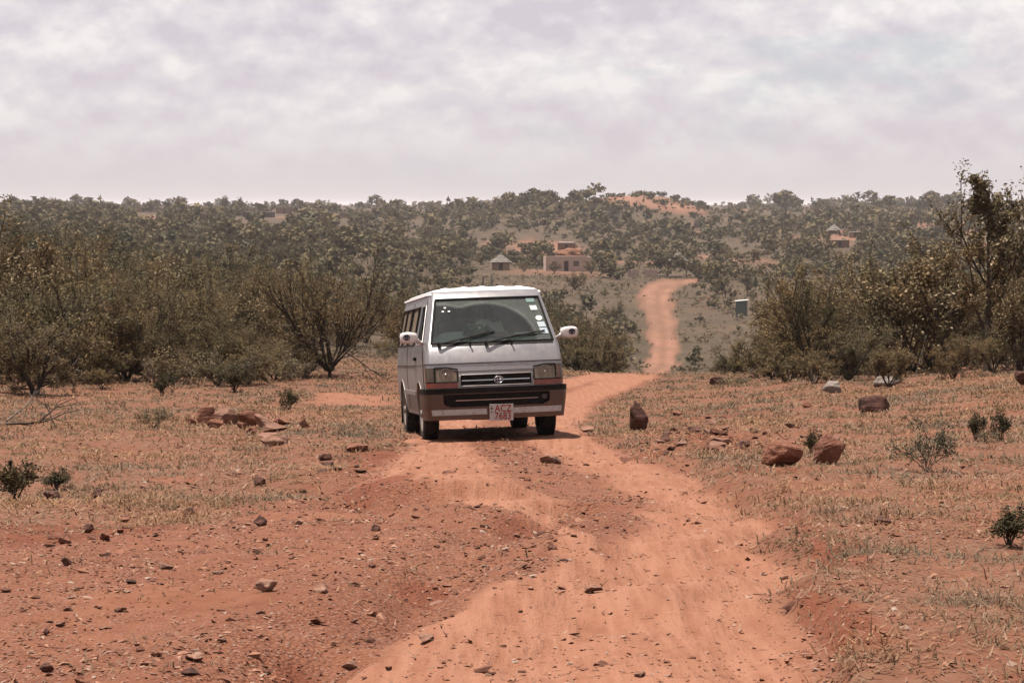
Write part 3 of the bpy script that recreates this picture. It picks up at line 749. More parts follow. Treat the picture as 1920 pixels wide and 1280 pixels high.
# wipers and washer nozzles
for px, tx, tz in ((-.66, .03, 1.335), (-.09, .66, 1.32)):
    bm = bmesh.new()
    p0 = wsp(px, 1.185, .02); p1 = wsp(px + .10, 1.21, .055); p2 = wsp(px + .42, 1.275, .050)
    tube(bm, [p0, p0 + Vector((0, -.045, .01))], .022, 8); tube(bm, [p0 + Vector((0, -.04, .005)), p1, p2], [.014, .012, .007], 6)
    w = bmobj('wiper', bm, M['black'], VAN)
    bm = bmesh.new(); q = [wsp(px + .26 + (tx - px - .26) * k, 1.235 + (tz - 1.235) * k, .018) for k in np.linspace(0, 1, 7)]
    tube(bm, q, .009, 6); tube(bm, [v + Vector((0, -.022, .006)) for v in q[1:6]], .006, 6)
    bmobj('blade', bm, M['rubber'], w)
for x in (-.285, .225):
    bm = bmesh.new(); p = wsp(x, 1.155, .0); tube(bm, [p, p + Vector((0, -.02, .05)), p + Vector((0, -.035, .06))], [.011, .011, .014], 8)
    bmobj('washer_nozzle', bm, M['black'], VAN)

# grille, emblem, lamps
patch('grille', [.672, .70, .735, .775, .812], FC[:7], M['black'], VAN, off=-.025, depth=.01)
patch('grille_bar', [.735, .741, .747], FC[:6] + [('f', .49)], M['chrome'], VAN, off=-.004, depth=.02)
bmG = bmesh.new()
loop = [vsurf(-1, .81, c, .003) for c in FC[6::-1]] + [vsurf(1, .81, c, .003) for c in FC[1:7]] + [vsurf(1, z, FC[6], .003) for z in (.775, .73, .674)] + [vsurf(1, .674, c, .003) for c in FC[6::-1]] + [vsurf(-1, .674, c, .003) for c in FC[1:7]] + [vsurf(-1, z, FC[6], .003) for z in (.73, .775, .81)]
tube(bmG, loop, .007, 6); bmobj('grille_surround', bmG, M['paint'], VAN, smooth=True)
def ellipse_ring(bm, c, ax, ay, a, b, r, seg=26):
    pts = [c + ax * (a * math.cos(q)) + ay * (b * math.sin(q)) for q in np.linspace(0, 2 * math.pi, seg + 1)]
    tube(bm, pts, r, 5, cap=False)
def emblem(parent, c, ax, ay, w, h, r, mat):
    bm = bmesh.new()
    ellipse_ring(bm, c, ax, ay, w, h, r); ellipse_ring(bm, c + ay * (h * .38), ax, ay, w * .62, h * .40, r * .85); ellipse_ring(bm, c + ay * (h * .02), ax, ay, w * .30, h * .90, r * .85)
    return bmobj('emblem', bm, mat, parent, smooth=True)
emblem(VAN, vsurf(1, .742, ('f', .03), .02), Vector((1, 0, 0)), Vector((0, .12, 1)).normalized(), .056, .040, .005, M['chrome'])
HL = FC.index(('f', .87)) + 1
for s in (-1, 1):
    hl = patch('headlight', [.73, .775, .81, .853, .905], FC[7:HL] , M['lampglass'], VAN, off=.0, depth=.05, sides=(s,), smooth=True)
    patch('reflector', [.735, .775, .81, .853, .90], FC[7:HL], M['lampback'], hl, off=-.052, depth=.004, sides=(s,))
    bm = bmesh.new(); c = vsurf(s, .815, ('f', .715), -.018)
    for r0, dy in ((.078, .0), (.05, .012)):
        pts = [c + Vector((r0 * math.cos(q), dy + .012 * math.cos(q) * s, r0 * math.sin(q))) for q in np.linspace(0, 2 * math.pi, 25)]
        tube(bm, pts, .006, 5, cap=False)
    r = bmesh.ops.create_uvsphere(bm, u_segments=12, v_segments=8, radius=.024); bmesh.ops.translate(bm, verts=r['verts'], vec=c)
    bmobj('bulb', bm, M['lampback'], hl, smooth=True)
    bm = bmesh.new()
    loop = [vsurf(s, .73, cc, .004) for cc in FC[7:HL]] + [vsurf(s, z, FC[HL - 1], .004) for z in (.775, .853, .905)] + [vsurf(s, .905, cc, .004) for cc in FC[HL - 1:8:-1]] + [vsurf(s, .885, FC[7], .004), vsurf(s, .84, FC[7], .004), vsurf(s, .78, FC[7], .004), vsurf(s, .73, FC[7], .004)]
    tube(bm, loop, .010, 6); bmobj('headlight_trim', bm, M['black'], hl)
    bm = bmesh.new(); vs = [bm.verts.new(vsurf(s, z, cc, .003)) for z, cc in ((.907, FC[7]), (.907, FC[9]), (.86, FC[7]))]
    vs2 = [bm.verts.new(vsurf(s, z, cc, -.03)) for z, cc in ((.907, FC[7]), (.907, FC[9]), (.86, FC[7]))]
    bm.faces.new(vs); bm.faces.new(vs2); [bm.faces.new((vs[k], vs[(k + 1) % 3], vs2[(k + 1) % 3], vs2[k])) for k in range(3)]
    bmobj('headlight_corner', bm, M['paint'], hl)
    cl = patch('corner_lamp', [.735, .775, .81, .853, .903], [('f', .885)] + FC[HL:] + CC[:5], M['lampglass'], VAN, off=.002, depth=.03, sides=(s,))
    patch('reflector', [.735, .82, .903], [('f', .88)] + FC[HL:] + CC[:5], M['lampdark'] if s < 0 else M['amber'], cl, off=-.03, depth=.004, sides=(s,))
    patch('indicator', [.659, .69, .722], FC[7:] + CC[:4], M['amber'], VAN, off=.004, depth=.04, sides=(s,))

# bumper with its opening, strips and plate
BFC = [('f', v) for v in (0, .1, .2, .3, .4, .5, .60, .66, .70, .74, .77, .80, .87, .91, .93)]
BC = BFC + CC + [('s1', v) for v in np.linspace(0, .26, 6)[1:]]
BROWS = [.27, .30, .325, .40, .424, .438, .456, .50, .578, .60]
bump = patch('bumper', BROWS, BC, M['bumperpaint'], VAN, off=.045, depth=.06,
             skip=lambda i, j, s: (.424 <= BROWS[i] < .578 and j < BFC.index(('f', .70 if i == 4 else .74 if i == 5 else .77))))
bump['label'] = 'dust browned bumper'
patch('lower_grille', [.42, .46, .50, .54, .58], BFC[:12], M['black'], VAN, off=-.005, depth=.01)
patch('grille_bar', [.498, .503, .507], FC[:9], M['chrome'], VAN, off=.02, depth=.02)
bs = patch('bumper_strip', [.588, .596, .62, .642, .652], BC, M['black'], VAN, off=.049, depth=.05)
bm = bmesh.new(); c = vsurf(1, .515, ('f', .70), .012)
tube(bm, [c, c + Vector((0, -.012, 0))], .035, 14); bmobj('fog_lamp', bm, M['lampdark'], VAN)
for s, a, b in ((-1, .16, .97), (1, .22, .97)):
    cs = [('f', v) for v in np.linspace(a, .9, 8)] + [('c', 8), ('c', 18)]
    st = patch('reflective_strip', [.328, .345, .385, .397], cs, M['white'], bump, off=.051, depth=.008, sides=(s,))
    st['label'] = 'white strip on the bumper'
rr = random.Random(3)
bm = bmesh.new()
for k in range(9):
    f = rr.uniform(.25, .85); s = rr.choice((-1, -1, 1)); z = rr.uniform(.335, .395); h = rr.uniform(.004, .009)
    ctr = vsurf(s, z, ('f', f), .0525); n = 7
    bm.faces.new([bm.verts.new(ctr + Vector((math.cos(2 * math.pi * q / n) * h * rr.uniform(.6, 2.2), 0, math.sin(2 * math.pi * q / n) * h * rr.uniform(.5, 1.1)))) for q in range(n)])
bmobj('chipped_paint', bm, M['bumperpaint'], bump)
# registration plate
pl = bmesh.new(); box(pl, -.145, .145, -.006, .006, -.10, .10, .004)
plate = bmobj('number_plate', pl, M['plate'], VAN); plate.location = vsurf(1, .345, ('f', .05), .066); plate.rotation_euler = (R(4), R(1.0), 0)
def text(s, size, loc, parent, mat, sx=1.0, name='lettering'):
    cu = bpy.data.curves.new(name, 'FONT'); cu.body = s; cu.size = size; cu.extrude = .0012; cu.offset = .0012
    cu.align_x = 'CENTER'; cu.align_y = 'CENTER'; cu.materials.append(mat); cu.space_character = 1.04
    tmp = bpy.data.objects.new(name, cu); C.collection.objects.link(tmp)
    me = bpy.data.meshes.new_from_object(tmp.evaluated_get(bpy.context.evaluated_depsgraph_get())); bpy.data.objects.remove(tmp)
    o = obj(name, me, parent); o.location = loc; o.rotation_euler = (R(90), 0, 0); o.scale = (sx, 1.12, 1); return o
text('ACZ', .108, (.020, -.0085, .044), plate, M['red'], .92)
text('7683', .108, (.016, -.0085, -.048), plate, M['red'], .92)
bm = bmesh.new()
for z, h in ((.078, .006), (.048, .011), (.006, .008)): box(bm, -.118 - h, -.118 + h, -.0085, -.006, z - h, z + h)
bmobj('plate_emblem', bm, M['emblemblue'], plate)

# mirrors
for s in (-1, 1):
    bm = bmesh.new(); r = bmesh.ops.create_uvsphere(bm, u_segments=24, v_segments=14, radius=1.0)
    for v in r['verts']:
        p = v.co; q = Vector([math.copysign(abs(p[k]) ** .62, p[k]) for k in range(3)])
        v.co = Vector((q.x * .108, q.y * .048, q.z * .071 * (1 - .16 * (q.x * s < -.2) * abs(q.x))))
    ctr = Vector((-1.01, .46, 1.285) if s < 0 else (.975, .46, 1.285))
    bmesh.ops.translate(bm, verts=bm.verts, vec=ctr)
    mi = bmobj('mirror', bm, M['mirror'], VAN, smooth=True)
    bm = bmesh.new(); a = vsurf(s, 1.22, ('s1', .12), 0)
    tube(bm, [a, a + Vector((s * .03, -.01, .0)), ctr + Vector((-s * .10, .01, -.03))], [.026, .020, .026], 10); bmobj('bracket', bm, M['mirror'], mi, smooth=True)
    bm = bmesh.new(); box(bm, ctr.x - .105, ctr.x + .105, ctr.y + .050, ctr.y + .058, ctr.z - .062, ctr.z + .062, .003); bmobj('mirror_glass', bm, M['chrome'], mi)
    emblem(mi, ctr + Vector((s * .03, -.0575, .006)), Vector((1, 0, 0)), Vector((0, 0, 1)), .036, .030, .0055, M['emblemblue'])

# wheels
def wheel(x, y, s):
    bm = bmesh.new()
    prof = [(-.095, .215), (-.10, .25), (-.098, .30), (-.085, .325), (-.06, .335), (-.03, .337), (0, .337), (.03, .337), (.06, .335), (.085, .325), (.098, .30), (.10, .25), (.095, .215)]
    lathe(bm, prof, 40)
    for k in range(44):
        a = 2 * math.pi * k / 44
        for x0, x1 in ((-.085, -.045), (-.03, .03), (.045, .085)):
            q = a + (0.07 if x0 == -.03 else 0); m0 = Matrix.Rotation(q, 4, 'X')
            vs = [bm.verts.new(m0 @ Vector((xx, yy, zz))) for zz in (.330, .345) for xx, yy in ((x0, -.016), (x1, -.016), (x1, .016), (x0, .016))]
            for f in ((4, 5, 6, 7), (0, 1, 5, 4), (1, 2, 6, 5), (2, 3, 7, 6), (3, 0, 4, 7)): bm.faces.new([vs[i] for i in f])
    w = bmobj('wheel', bm, M['rubber'], VAN, loc=(x, y, .335))
    bm = bmesh.new(); lathe(bm, [(s * .095, .218), (s * .08, .20), (s * .05, .17), (s * .045, .11), (s * .075, .085), (s * .085, .05), (s * .105, .045), (s * .108, .001)], 24); bmobj('rim', bm, M['rim'], w, smooth=True)
    return w
for ya in (FRONT_AX, REAR_AX):
    for s in (-1, 1): wheel(s * .735, ya, s)
# underbody
bm = bmesh.new(); box(bm, -.55, .55, .35, 4.4, .33, .50, .03); box(bm, -.42, -.25, .75, 4.2, .26, .34); box(bm, .25, .42, .75, 4.2, .26, .34)
box(bm, -.18, .12, 1.4, 2.4, .22, .34, .03); tube(bm, [(-.66, FRONT_AX, .33), (.66, FRONT_AX, .33)], .05, 8); tube(bm, [(-.66, REAR_AX, .33), (.66, REAR_AX, .33)], .06, 8)
tube(bm, [(.2, 1.6, .25), (.3, 2.6, .24), (.3, 4.5, .25)], .035, 8); box(bm, -.74, .74, .10, .5, .30, .42, .02)
bmobj('underbody', bm, M['under'], VAN)
for ya in (FRONT_AX, REAR_AX):
    for s in (-1, 1):
        bm = bmesh.new(); vs = []
        for xx in (.50, .80):
            vs.append([bm.verts.new((s * xx, ya + .43 * math.cos(a), .335 + .43 * math.sin(a))) for a in np.linspace(R(-5), R(185), 16)])
        for k in range(15): bm.faces.new((vs[0][k], vs[0][k + 1], vs[1][k + 1], vs[1][k]))
        bm.faces.new(vs[0]); bmobj('wheel_well', bm, M['under'], VAN)
for s in (-1, 1):   # mudflaps behind the wheels
    bm = bmesh.new(); box(bm, s * .735 - .11, s * .735 + .11, REAR_AX + .42, REAR_AX + .43, .14, .45); bmobj('mudflap', bm, M['rubber'], VAN)

# cabin
bm = bmesh.new()
prof = [(.31, 1.10), (.37, 1.185), (.50, 1.255), (.66, 1.285), (.76, 1.25), (.80, 1.06), (.70, .80), (.40, .70)]
for s0, s1 in ((-.74, .74),):
    a = [bm.verts.new((s0, y, z)) for y, z in prof]; b = [bm.verts.new((s1, y, z)) for y, z in prof]
    for k in range(len(prof)): bm.faces.new((a[k], a[(k + 1) % len(prof)], b[(k + 1) % len(prof)], b[k]))
    bm.faces.new(a[::-1]); bm.faces.new(b)
dash = bmobj('dashboard', bm, M['dash'], VAN)
CY = .66
bm = bmesh.new(); r = bmesh.ops.create_uvsphere(bm, u_segments=20, v_segments=10, radius=1)
for v in r['verts']: v.co = Vector((-.34 + .34 * math.copysign(abs(v.co.x) ** .6, v.co.x), CY + .15 * v.co.y, 1.235 + .11 * v.co.z))
bmobj('instrument_hood', bm, M['dash'], dash, smooth=True)
bm = bmesh.new(); ctr = Vector((-.40, .92, 1.24)); nrm = Vector((0, .55, .83)).normalized(); ax = Vector((1, 0, 0)); ay = nrm.cross(ax)
ellipse_ring(bm, ctr, ax, ay, .20, .20, .014); tube(bm, [ctr - ax * .19, ctr + ax * .19], .012, 6); tube(bm, [ctr, ctr - ay * .19 if ay.y < 0 else ctr + ay * .19], .012, 6); tube(bm, [ctr, Vector((-.40, .72, 1.05))], .03, 8)
bmobj('steering_wheel', bm, M['black'], VAN, smooth=True)
def seat(x, y, w, head=True, z0=.78):
    bm = bmesh.new(); box(bm, x - w / 2, x + w / 2, y, y + .48, z0, z0 + .14, .04)
    se = bmobj('seat', bm, M['seat'], VAN, smooth=False)
    bm = bmesh.new(); box(bm, x - w / 2, x + w / 2, y + .44, y + .55, z0 + .10, z0 + .68, .045); 
    for v in bm.verts: v.co.y += (v.co.z - z0) * .16
    bmobj('backrest', bm, M['seat'], se)
    if head:
        n = 1 if w < .6 else 2
        for k in range(n):
            cx = x + (k - (n - 1) / 2) * .42
            bm = bmesh.new(); box(bm, cx - .12, cx + .12, y + .56, y + .65, z0 + .70, z0 + .90, .035); bmobj('headrest', bm, M['seat'], se)
seat(-.42, 1.05, .50); seat(.24, 1.05, .86)
for k, yy in enumerate((1.95, 2.70, 3.45)): seat(-.30, yy, .92, True, .82); seat(.52, yy, .40, True, .82)

# people in the front row
def person(label, x, y, z, shirt, lean=0.0, wheelman=False):
    sk = mat_skin
    J = {'pel': (0, 0, .06, .15, .12), 'wa': (0, .03, .20, .135, .10), 'ch': (0, .05, .42, .165, .11), 'ck': (0, .05, .52, .10, .08), 'nk': (0, .03, .585, .052, .055), 'h0': (0, .01, .655, .066, .080), 'h1': (0, .005, .735, .076, .094), 'h2': (0, .015, .80, .055, .065)}
    E = [('pel', 'wa'), ('wa', 'ch'), ('ch', 'ck'), ('ck', 'nk'), ('nk', 'h0'), ('h0', 'h1'), ('h1', 'h2')]
    J['nose'] = (0, -.100, .70, .014, .014); E.append(('h0', 'nose'))
    for q, sd in (('l', -1), ('r', 1)):
        J['s' + q] = (sd * .19, .05, .49, .062, .062)
        if wheelman: J['e' + q] = (sd * .25, -.10, .27, .043, .043); J['w' + q] = (sd * .17, -.34, .34, .030, .030); J['p' + q] = (sd * .165, -.41, .36, .036, .022)
        else: J['e' + q] = (sd * .24, -.04, .22, .043, .043); J['w' + q] = (sd * .13, -.26, .12, .030, .030); J['p' + q] = (sd * .10, -.34, .10, .036, .022)
        J['k' + q] = (sd * .13, -.44, .08, .070, .070); J['f' + q] = (sd * .13, -.48, -.34, .045, .045); J['t' + q] = (sd * .13, -.62, -.38, .035, .03); J['hp' + q] = (sd * .09, -.02, .05, .10, .09)
        E += [('ck', 's' + q), ('s' + q, 'e' + q), ('e' + q, 'w' + q), ('w' + q, 'p' + q), ('pel', 'hp' + q), ('hp' + q, 'k' + q), ('k' + q, 'f' + q), ('f' + q, 't' + q)]
        for fi in range(4):
            J[f'g{q}{fi}'] = (J['p' + q][0] + (fi - 1.5) * .018, J['p' + q][1] - .075 + .006 * abs(fi - 1), J['p' + q][2] - .02, .0085, .0085); E.append(('p' + q, f'g{q}{fi}'))
        J['th' + q] = (J['w' + q][0] - sd * .05, J['w' + q][1] - .06, J['w' + q][2] - .01, .010, .010); E.append(('w' + q, 'th' + q))
    names = list(J); me = bpy.data.meshes.new('person')
    me.from_pydata([J[n][:3] for n in names], [(names.index(a), names.index(b)) for a, b in E], [])
    o = bpy.data.objects.new('person', me); C.collection.objects.link(o)
    m = o.modifiers.new('skin', 'SKIN'); m.use_smooth_shade = True
    ly = me.skin_vertices[0] if me.skin_vertices else None
    if ly is None:
        bm = bmesh.new(); bm.from_mesh(me); bm.verts.layers.skin.verify(); bm.to_mesh(me); bm.free(); ly = me.skin_vertices[0]
    for k, n in enumerate(names): ly.data[k].radius = J[n][3:5]; ly.data[k].use_root = (n == 'pel')
    o.modifiers.new('sub', 'SUBSURF').levels = 2; o.modifiers['sub'].render_levels = 2
    me.materials.append(sk)
    o.matrix_world = _vm @ Matrix.Translation((x, y, z)) @ Matrix.Rotation(lean, 4, 'Y')
    tag(o, label, 'person')
    # shirt: a loose shell round trunk and upper arms
    bm = bmesh.new(); secs = [(.04, .175, .135, .01), (.20, .165, .125, .03), (.36, .195, .135, .045), (.47, .215, .125, .05), (.535, .14, .095, .045), (.56, .075, .075, .04)]
    rings = [[bm.verts.new((a * math.cos(q), c + b * math.sin(q), zz)) for q in np.linspace(0, 2 * math.pi, 20, endpoint=False)] for zz, a, b, c in secs]
    for r0, r1 in zip(rings, rings[1:]):
        for k in range(20): bm.faces.new((r0[k], r0[(k + 1) % 20], r1[(k + 1) % 20], r1[k]))
    for q, sd in (('l', -1), ('r', 1)):
        S0, E0 = Vector(J['s' + q][:3]), Vector(J['e' + q][:3]); tube(bm, [S0 + Vector((-sd * .03, 0, .01)), S0 * .5 + E0 * .5, S0 * .12 + E0 * .88], [.082, .072, .066], 12)
    bmobj('shirt', bm, shirt, o, smooth=True)
    bm = bmesh.new(); r = bmesh.ops.create_uvsphere(bm, u_segments=16, v_segments=10, radius=1)
    for v in list(bm.verts):
        if v.co.z < -.05 and v.co.y < .1 or v.co.z < -.55: bm.verts.remove(v)
    for v in bm.verts: v.co = Vector((v.co.x * .083, v.co.y * .102 + .012, v.co.z * .085 + .755))
    bmobj('hair', bm, mat_hair, o, smooth=True)
    bm = bmesh.new()
    for sd in (-1, 1):
        for rad, cc in ((.011, (sd * .030, -.086, .735)), (.017, (sd * .080, .01, .715))):
            r = bmesh.ops.create_uvsphere(bm, u_segments=8, v_segments=6, radius=rad); bmesh.ops.translate(bm, verts=r['verts'], vec=cc)
    box(bm, -.026, .026, -.094, -.084, .664, .674, .003)
    bmobj('face_features', bm, mat_hair, o, smooth=True)
    return o
mat_skin = mat_simple('brown_skin', (.085, .045, .030), None, rough=.55); mat_hair = mat_simple('black_hair', (.010, .008, .008), None, rough=.8)
person('driver in a dark shirt behind the steering wheel of the minibus', -.42, 1.30, .93, mat_simple('dark_shirt', (.06, .065, .07), None), wheelman=True)
person('passenger in a pale grey shirt in the middle of the front bench', .04, 1.30, .93, mat_simple('pale_shirt', (.66, .67, .63), (.55, .56, .52), 10, raw=True), lean=R(-3))
person('passenger in a brown shirt by the far window of the front bench', .47, 1.32, .93, mat_simple('brown_shirt', (.13, .09, .07), None), lean=R(3))

# loose things lying on the dashboard
def on_dash(name, label, cat, bm, mat):
    o = bmobj(name, bm, mat); o.matrix_world = _vm; tag(o, label, cat); return o
bm = bmesh.new(); box(bm, .01, .21, .44, .52, 1.268, 1.325, .004)
on_dash('cardboard_box', 'pinkish cardboard box on the dashboard behind the windscreen', 'box', bm, mat_simple('pink_card', (.46, .30, .26), (.40, .26, .22), 9, .8))
bm = bmesh.new(); box(bm, .28, .62, .46, .64, 1.288, 1.296); box(bm, .31, .57, .47, .62, 1.2965, 1.305)
on_dash('papers', 'white papers lying on the dashboard at the kerb side', 'papers', bm, M['paper'])
bm = bmesh.new(); r = bmesh.ops.create_icosphere(bm, subdivisions=4, radius=1)
for v in bm.verts:
    n = mnoise.fractal(v.co * 2.6, 1, 2, 4); v.co = Vector((-.14 + v.co.x * .17 * (1 + .4 * n), .47 + v.co.y * .09 * (1 + .4 * n), 1.325 + max(-.05, v.co.z * .075 * (1 + .9 * n))))
on_dash('crumpled_cloth', 'crumpled green cloth heaped on the dashboard', 'cloth', bm, mat_simple('green_cloth', (.020, .085, .045), (.30, .34, .30), 22, .9, lo=.5, hi=.62))

# ------------------------------------------------------------------ buildings and structures in the valley
M['brick'] = mat_simple('pale_brick_wall', (.54, .405, .335), (.43, .315, .255), 3, .9, bump=.2)
M['brickred'] = mat_simple('red_brick_wall', (.240, .105, .070), (.17, .070, .045), 3, .9, bump=.2)
M['mud'] = mat_simple('mud_plaster', (.310, .195, .140), (.240, .145, .10), 2.5, .95, bump=.2)
M['thatch'] = mat_simple('grey_thatch', (.240, .215, .190), (.130, .112, .098), 7, .95, bump=.5)
M['tin'] = mat_simple('tin_roof', (.62, .62, .62), (.48, .47, .46), 3, .5, raw=True)
M['tindull'] = mat_simple('dull_tin_roof', (.33, .31, .29), (.24, .21, .19), 3, .6)
M['greenwall'] = mat_simple('grey_green_wall', (.135, .165, .150), (.105, .125, .112), 4, .9)
M['greywall'] = mat_simple('grey_block_wall', (.20, .20, .20), (.15, .145, .14), 3, .9)
M['doorwood'] = mat_simple('brown_door', (.075, .035, .024), (.05, .026, .02), 5, .8)
M['pane'] = mat_simple('dusty_pane', (.16, .10, .075), (.10, .065, .05), 3, .25, spec=.5)
M['steel'] = mat_simple('window_steel', (.10, .05, .035), None, rough=.7)
M['post'] = mat_simple('grey_post', (.27, .24, .21), (.20, .175, .15), 9, .9)

def wall_plate(bm, x0, x1, z0, z1, y, th, holes, flip=1):
    """front face of a wall with real openings and reveals; y is the outer face, th goes inwards"""
    xs = sorted({x0, x1, *[h[0] for h in holes], *[h[1] for h in holes]}); zs = sorted({z0, z1, *[h[2] for h in holes], *[h[3] for h in holes]})
    inh = lambda a, b: any(h[0] <= a and b[0] <= 1e9 and h[0] <= a < h[1] and h[2] <= b[1] < h[3] for h in holes)
    for xa, xb in zip(xs, xs[1:]):
        for za, zb in zip(zs, zs[1:]):
            mx, mz = (xa + xb) / 2, (za + zb) / 2
            if any(h[0] < mx < h[1] and h[2] < mz < h[3] for h in holes): continue
            bm.faces.new([bm.verts.new(p) for p in ((xa, y, za), (xb, y, za), (xb, y, zb), (xa, y, zb))])
    for a, b, c, d in holes:
        for p, q in (((a, c), (b, c)), ((b, c), (b, d)), ((b, d), (a, d)), ((a, d), (a, c))):
            bm.faces.new([bm.verts.new(v) for v in ((p[0], y, p[1]), (q[0], y, q[1]), (q[0], y + th, q[1]), (p[0], y + th, p[1]))])

def window(parent, a, b, c, d, y, nx=3, nz=2):
    bm = bmesh.new(); f = .05
    for x0, x1, z0, z1 in ((a, a + f, c, d), (b - f, b, c, d), (a + f, b - f, c, c + f), (a + f, b - f, d - f, d)): box(bm, x0, x1, y, y + .05, z0, z1)
    for k in range(1, nx): x = a + (b - a) * k / nx; box(bm, x - .02, x + .02, y + .002, y + .048, c + f, d - f)
    for k in range(1, nz): z = c + (d - c) * k / nz; box(bm, a + f, b - f, y + .004, y + .046, z - .02, z + .02)
    w = bmobj('window', bm, M['steel'], parent)
    for i in range(nx):
        for k in range(nz):
            bm = bmesh.new(); dx, dz = (b - a) / nx, (d - c) / nz
            box(bm, a + i * dx + .03, a + (i + 1) * dx - .03, y + .02, y + .028, c + k * dz + .03, c + (k + 1) * dz - .03); bmobj('pane', bm, M['pane'], w)

def flat_house(label, px, py, d, w, dep, h, door, wins, rz, wallm, roofm, parapet=.18, cat='house', name='brick_house', panes=True):
    o = thing(name, label, cat, spot(px, py, d), rz); hw = w / 2
    bm = bmesh.new(); holes = [door] + wins if door else list(wins)
    wall_plate(bm, -hw, hw, -.4, h, -dep / 2, .2, holes)
    for a, b in (((-hw, dep / 2), (-hw, -dep / 2)), ((hw, -dep / 2), (hw, dep / 2)), ((hw, dep / 2), (-hw, dep / 2))):
        bm.faces.new([bm.verts.new(p) for p in ((*a, -.4), (*b, -.4), (*b, h), (*a, h))])
    wo = bmobj('wall', bm, wallm, o)
    bm = bmesh.new(); box(bm, -hw + .2, hw - .2, -dep / 2 + .2, dep / 2 - .2, h - parapet - .1, h - parapet)
    if parapet:
        for x0, x1, y0, y1 in ((-hw - .03, hw + .03, -dep / 2 - .03, -dep / 2 + .2), (-hw - .03, hw + .03, dep / 2 - .2, dep / 2 + .03), (-hw - .03, -hw + .2, -dep / 2 + .2, dep / 2 - .2), (hw - .2, hw + .03, -dep / 2 + .2, dep / 2 - .2)): box(bm, x0, x1, y0, y1, h, h + .09)
    bmobj('roof', bm, roofm, o)
    if door:
        bm = bmesh.new(); box(bm, door[0] + .05, door[1] - .05, -dep / 2 + .12, -dep / 2 + .17, door[2], door[3] - .04); dd = bmobj('door', bm, M['doorwood'], o)
        bm = bmesh.new(); box(bm, door[0] + .12, door[0] + .16, -dep / 2 + .08, -dep / 2 + .12, 1.0, 1.12); bmobj('handle', bm, M['steel'], dd)
    for q in wins:
        if panes: window(o, *q, -dep / 2 + .08)
    return o
k = 490 / F
flat_house('flat roofed pale brick house with brown door beside the far bend of the track', 1063, 511, 490, 9.8, 6.5, 3.05, (-.95, .05, 0, 2.25), [(1.1, 2.3, 1.1, 2.2), (-3.5, -2.5, 1.35, 2.1), (4.05, 4.4, 1.3, 2.1)], R(4), M['brick'], M['brick'])
flat_house('small brick store with tin edge above the orange earth heap behind the brick house', 1062, 462, 665, 5.2, 4, 2.4, (-.5, .4, 0, 2.0), [], 0, M['brickred'], M['tin'], .0, 'store', 'brick_store')
flat_house('low dark roofed shed by the red clearing left of the orange earth heap', 1018, 470, 650, 4.2, 4, 2.0, (-.4, .5, 0, 1.8), [], 0, M['doorwood'], M['tindull'], .0, 'shed', 'shed')
flat_house('long low shed with shining tin roof on the left skyline slope', 486, 410, 930, 12.5, 6, 2.2, (-1, .2, 0, 1.9), [(2, 3, .9, 1.6)], R(-4), M['doorwood'], M['tin'], .0, 'shed', 'long_shed', False)
flat_house('pale roofed house behind the round dark tree left of the minibus', 632, 405, 950, 8, 6, 2.4, (-1, 0, 0, 2), [(1.5, 2.6, 1, 1.9)], R(5), M['mud'], M['tin'], .0, panes=False)
flat_house('pale house with low tin roof among the trees on the far left skyline', 274, 397, 1050, 9, 6, 2.4, (-1, 0, 0, 2), [(1.5, 2.6, 1, 1.9)], R(-3), M['mud'], M['tin'], .0, panes=False)
flat_house('tin roofed house just left of the two tall skyline trees', 398, 397, 1100, 9, 6, 2.3, (-1, 0, 0, 2), [(1.5, 2.6, 1, 1.9)], R(3), M['mud'], M['tin'], .0, panes=False)
flat_house('brown roofed house right of the two tall skyline trees', 537, 398, 1080, 9, 6, 2.4, (-1, 0, 0, 2), [(1.5, 2.6, 1, 1.9)], R(-2), M['brickred'], M['tindull'], .0, panes=False)
flat_house('grey flat roofed building half hidden behind the bushes on the right', 1592, 556, 330, 5.6, 4, 2.0, (-2.2, -1.4, 0, 1.8), [(.5, 1.5, .9, 1.6)], R(-3), M['greywall'], M['tindull'], .0, 'building', 'grey_building', False)
flat_house('small brown house with tin roof in the bush of the right hillside', 1572, 462, 620, 5, 4, 2.2, (-.5, .4, 0, 1.9), [], R(6), M['brickred'], M['tindull'], .0, panes=False)
flat_house('tiny tin roofed hut higher up the bushes of the right hillside', 1603, 446, 720, 4.2, 3.5, 2.0, (-.5, .4, 0, 1.8), [], R(-6), M['mud'], M['tin'], .0, 'hut', 'tin_hut', panes=False)

def round_hut(label, px, py, d, r, hw, hr, wallm):
    o = thing('round_hut', label, 'hut', spot(px, py, d), 0)
    bm = bmesh.new(); lathe(bm, [(-.4, r), (0, r), (hw, r * .98)], 28, 'z'); bmobj('wall', bm, wallm, o, smooth=True)
    bm = bmesh.new(); box(bm, -.45, .45, -r - .05, -r + .25, 0, 1.7); bmobj('door', bm, M['doorwood'], o)
    bm = bmesh.new(); pr = []; n = 6; R0 = r * 1.22
    for i in range(n):
        a = R0 * (1 - i / n) + .04; b = R0 * (1 - (i + 1) / n) + .09
        z0 = hw - .25 + hr * i / n; z1 = hw - .25 + hr * (i + 1) / n
        pr += [(z0, a), (z0 + .10, a + .015), (z1, b)]
    pr.append((hw - .25 + hr + .18, .02)); rings = lathe(bm, pr, 40, 'z')
    rr = random.Random(px)
    for ring in rings:
        for v in ring: v.co.z += rr.uniform(-.07, .05)
    rf = bmobj('roof', bm, M['thatch'], o)
    bm = bmesh.new(); lathe(bm, [(hw - .25 + hr + .02, .22), (hw - .25 + hr + .25, .15), (hw - .25 + hr + .38, .01)], 12, 'z'); bmobj('roof_cap', bm, M['thatch'], rf)
    return o
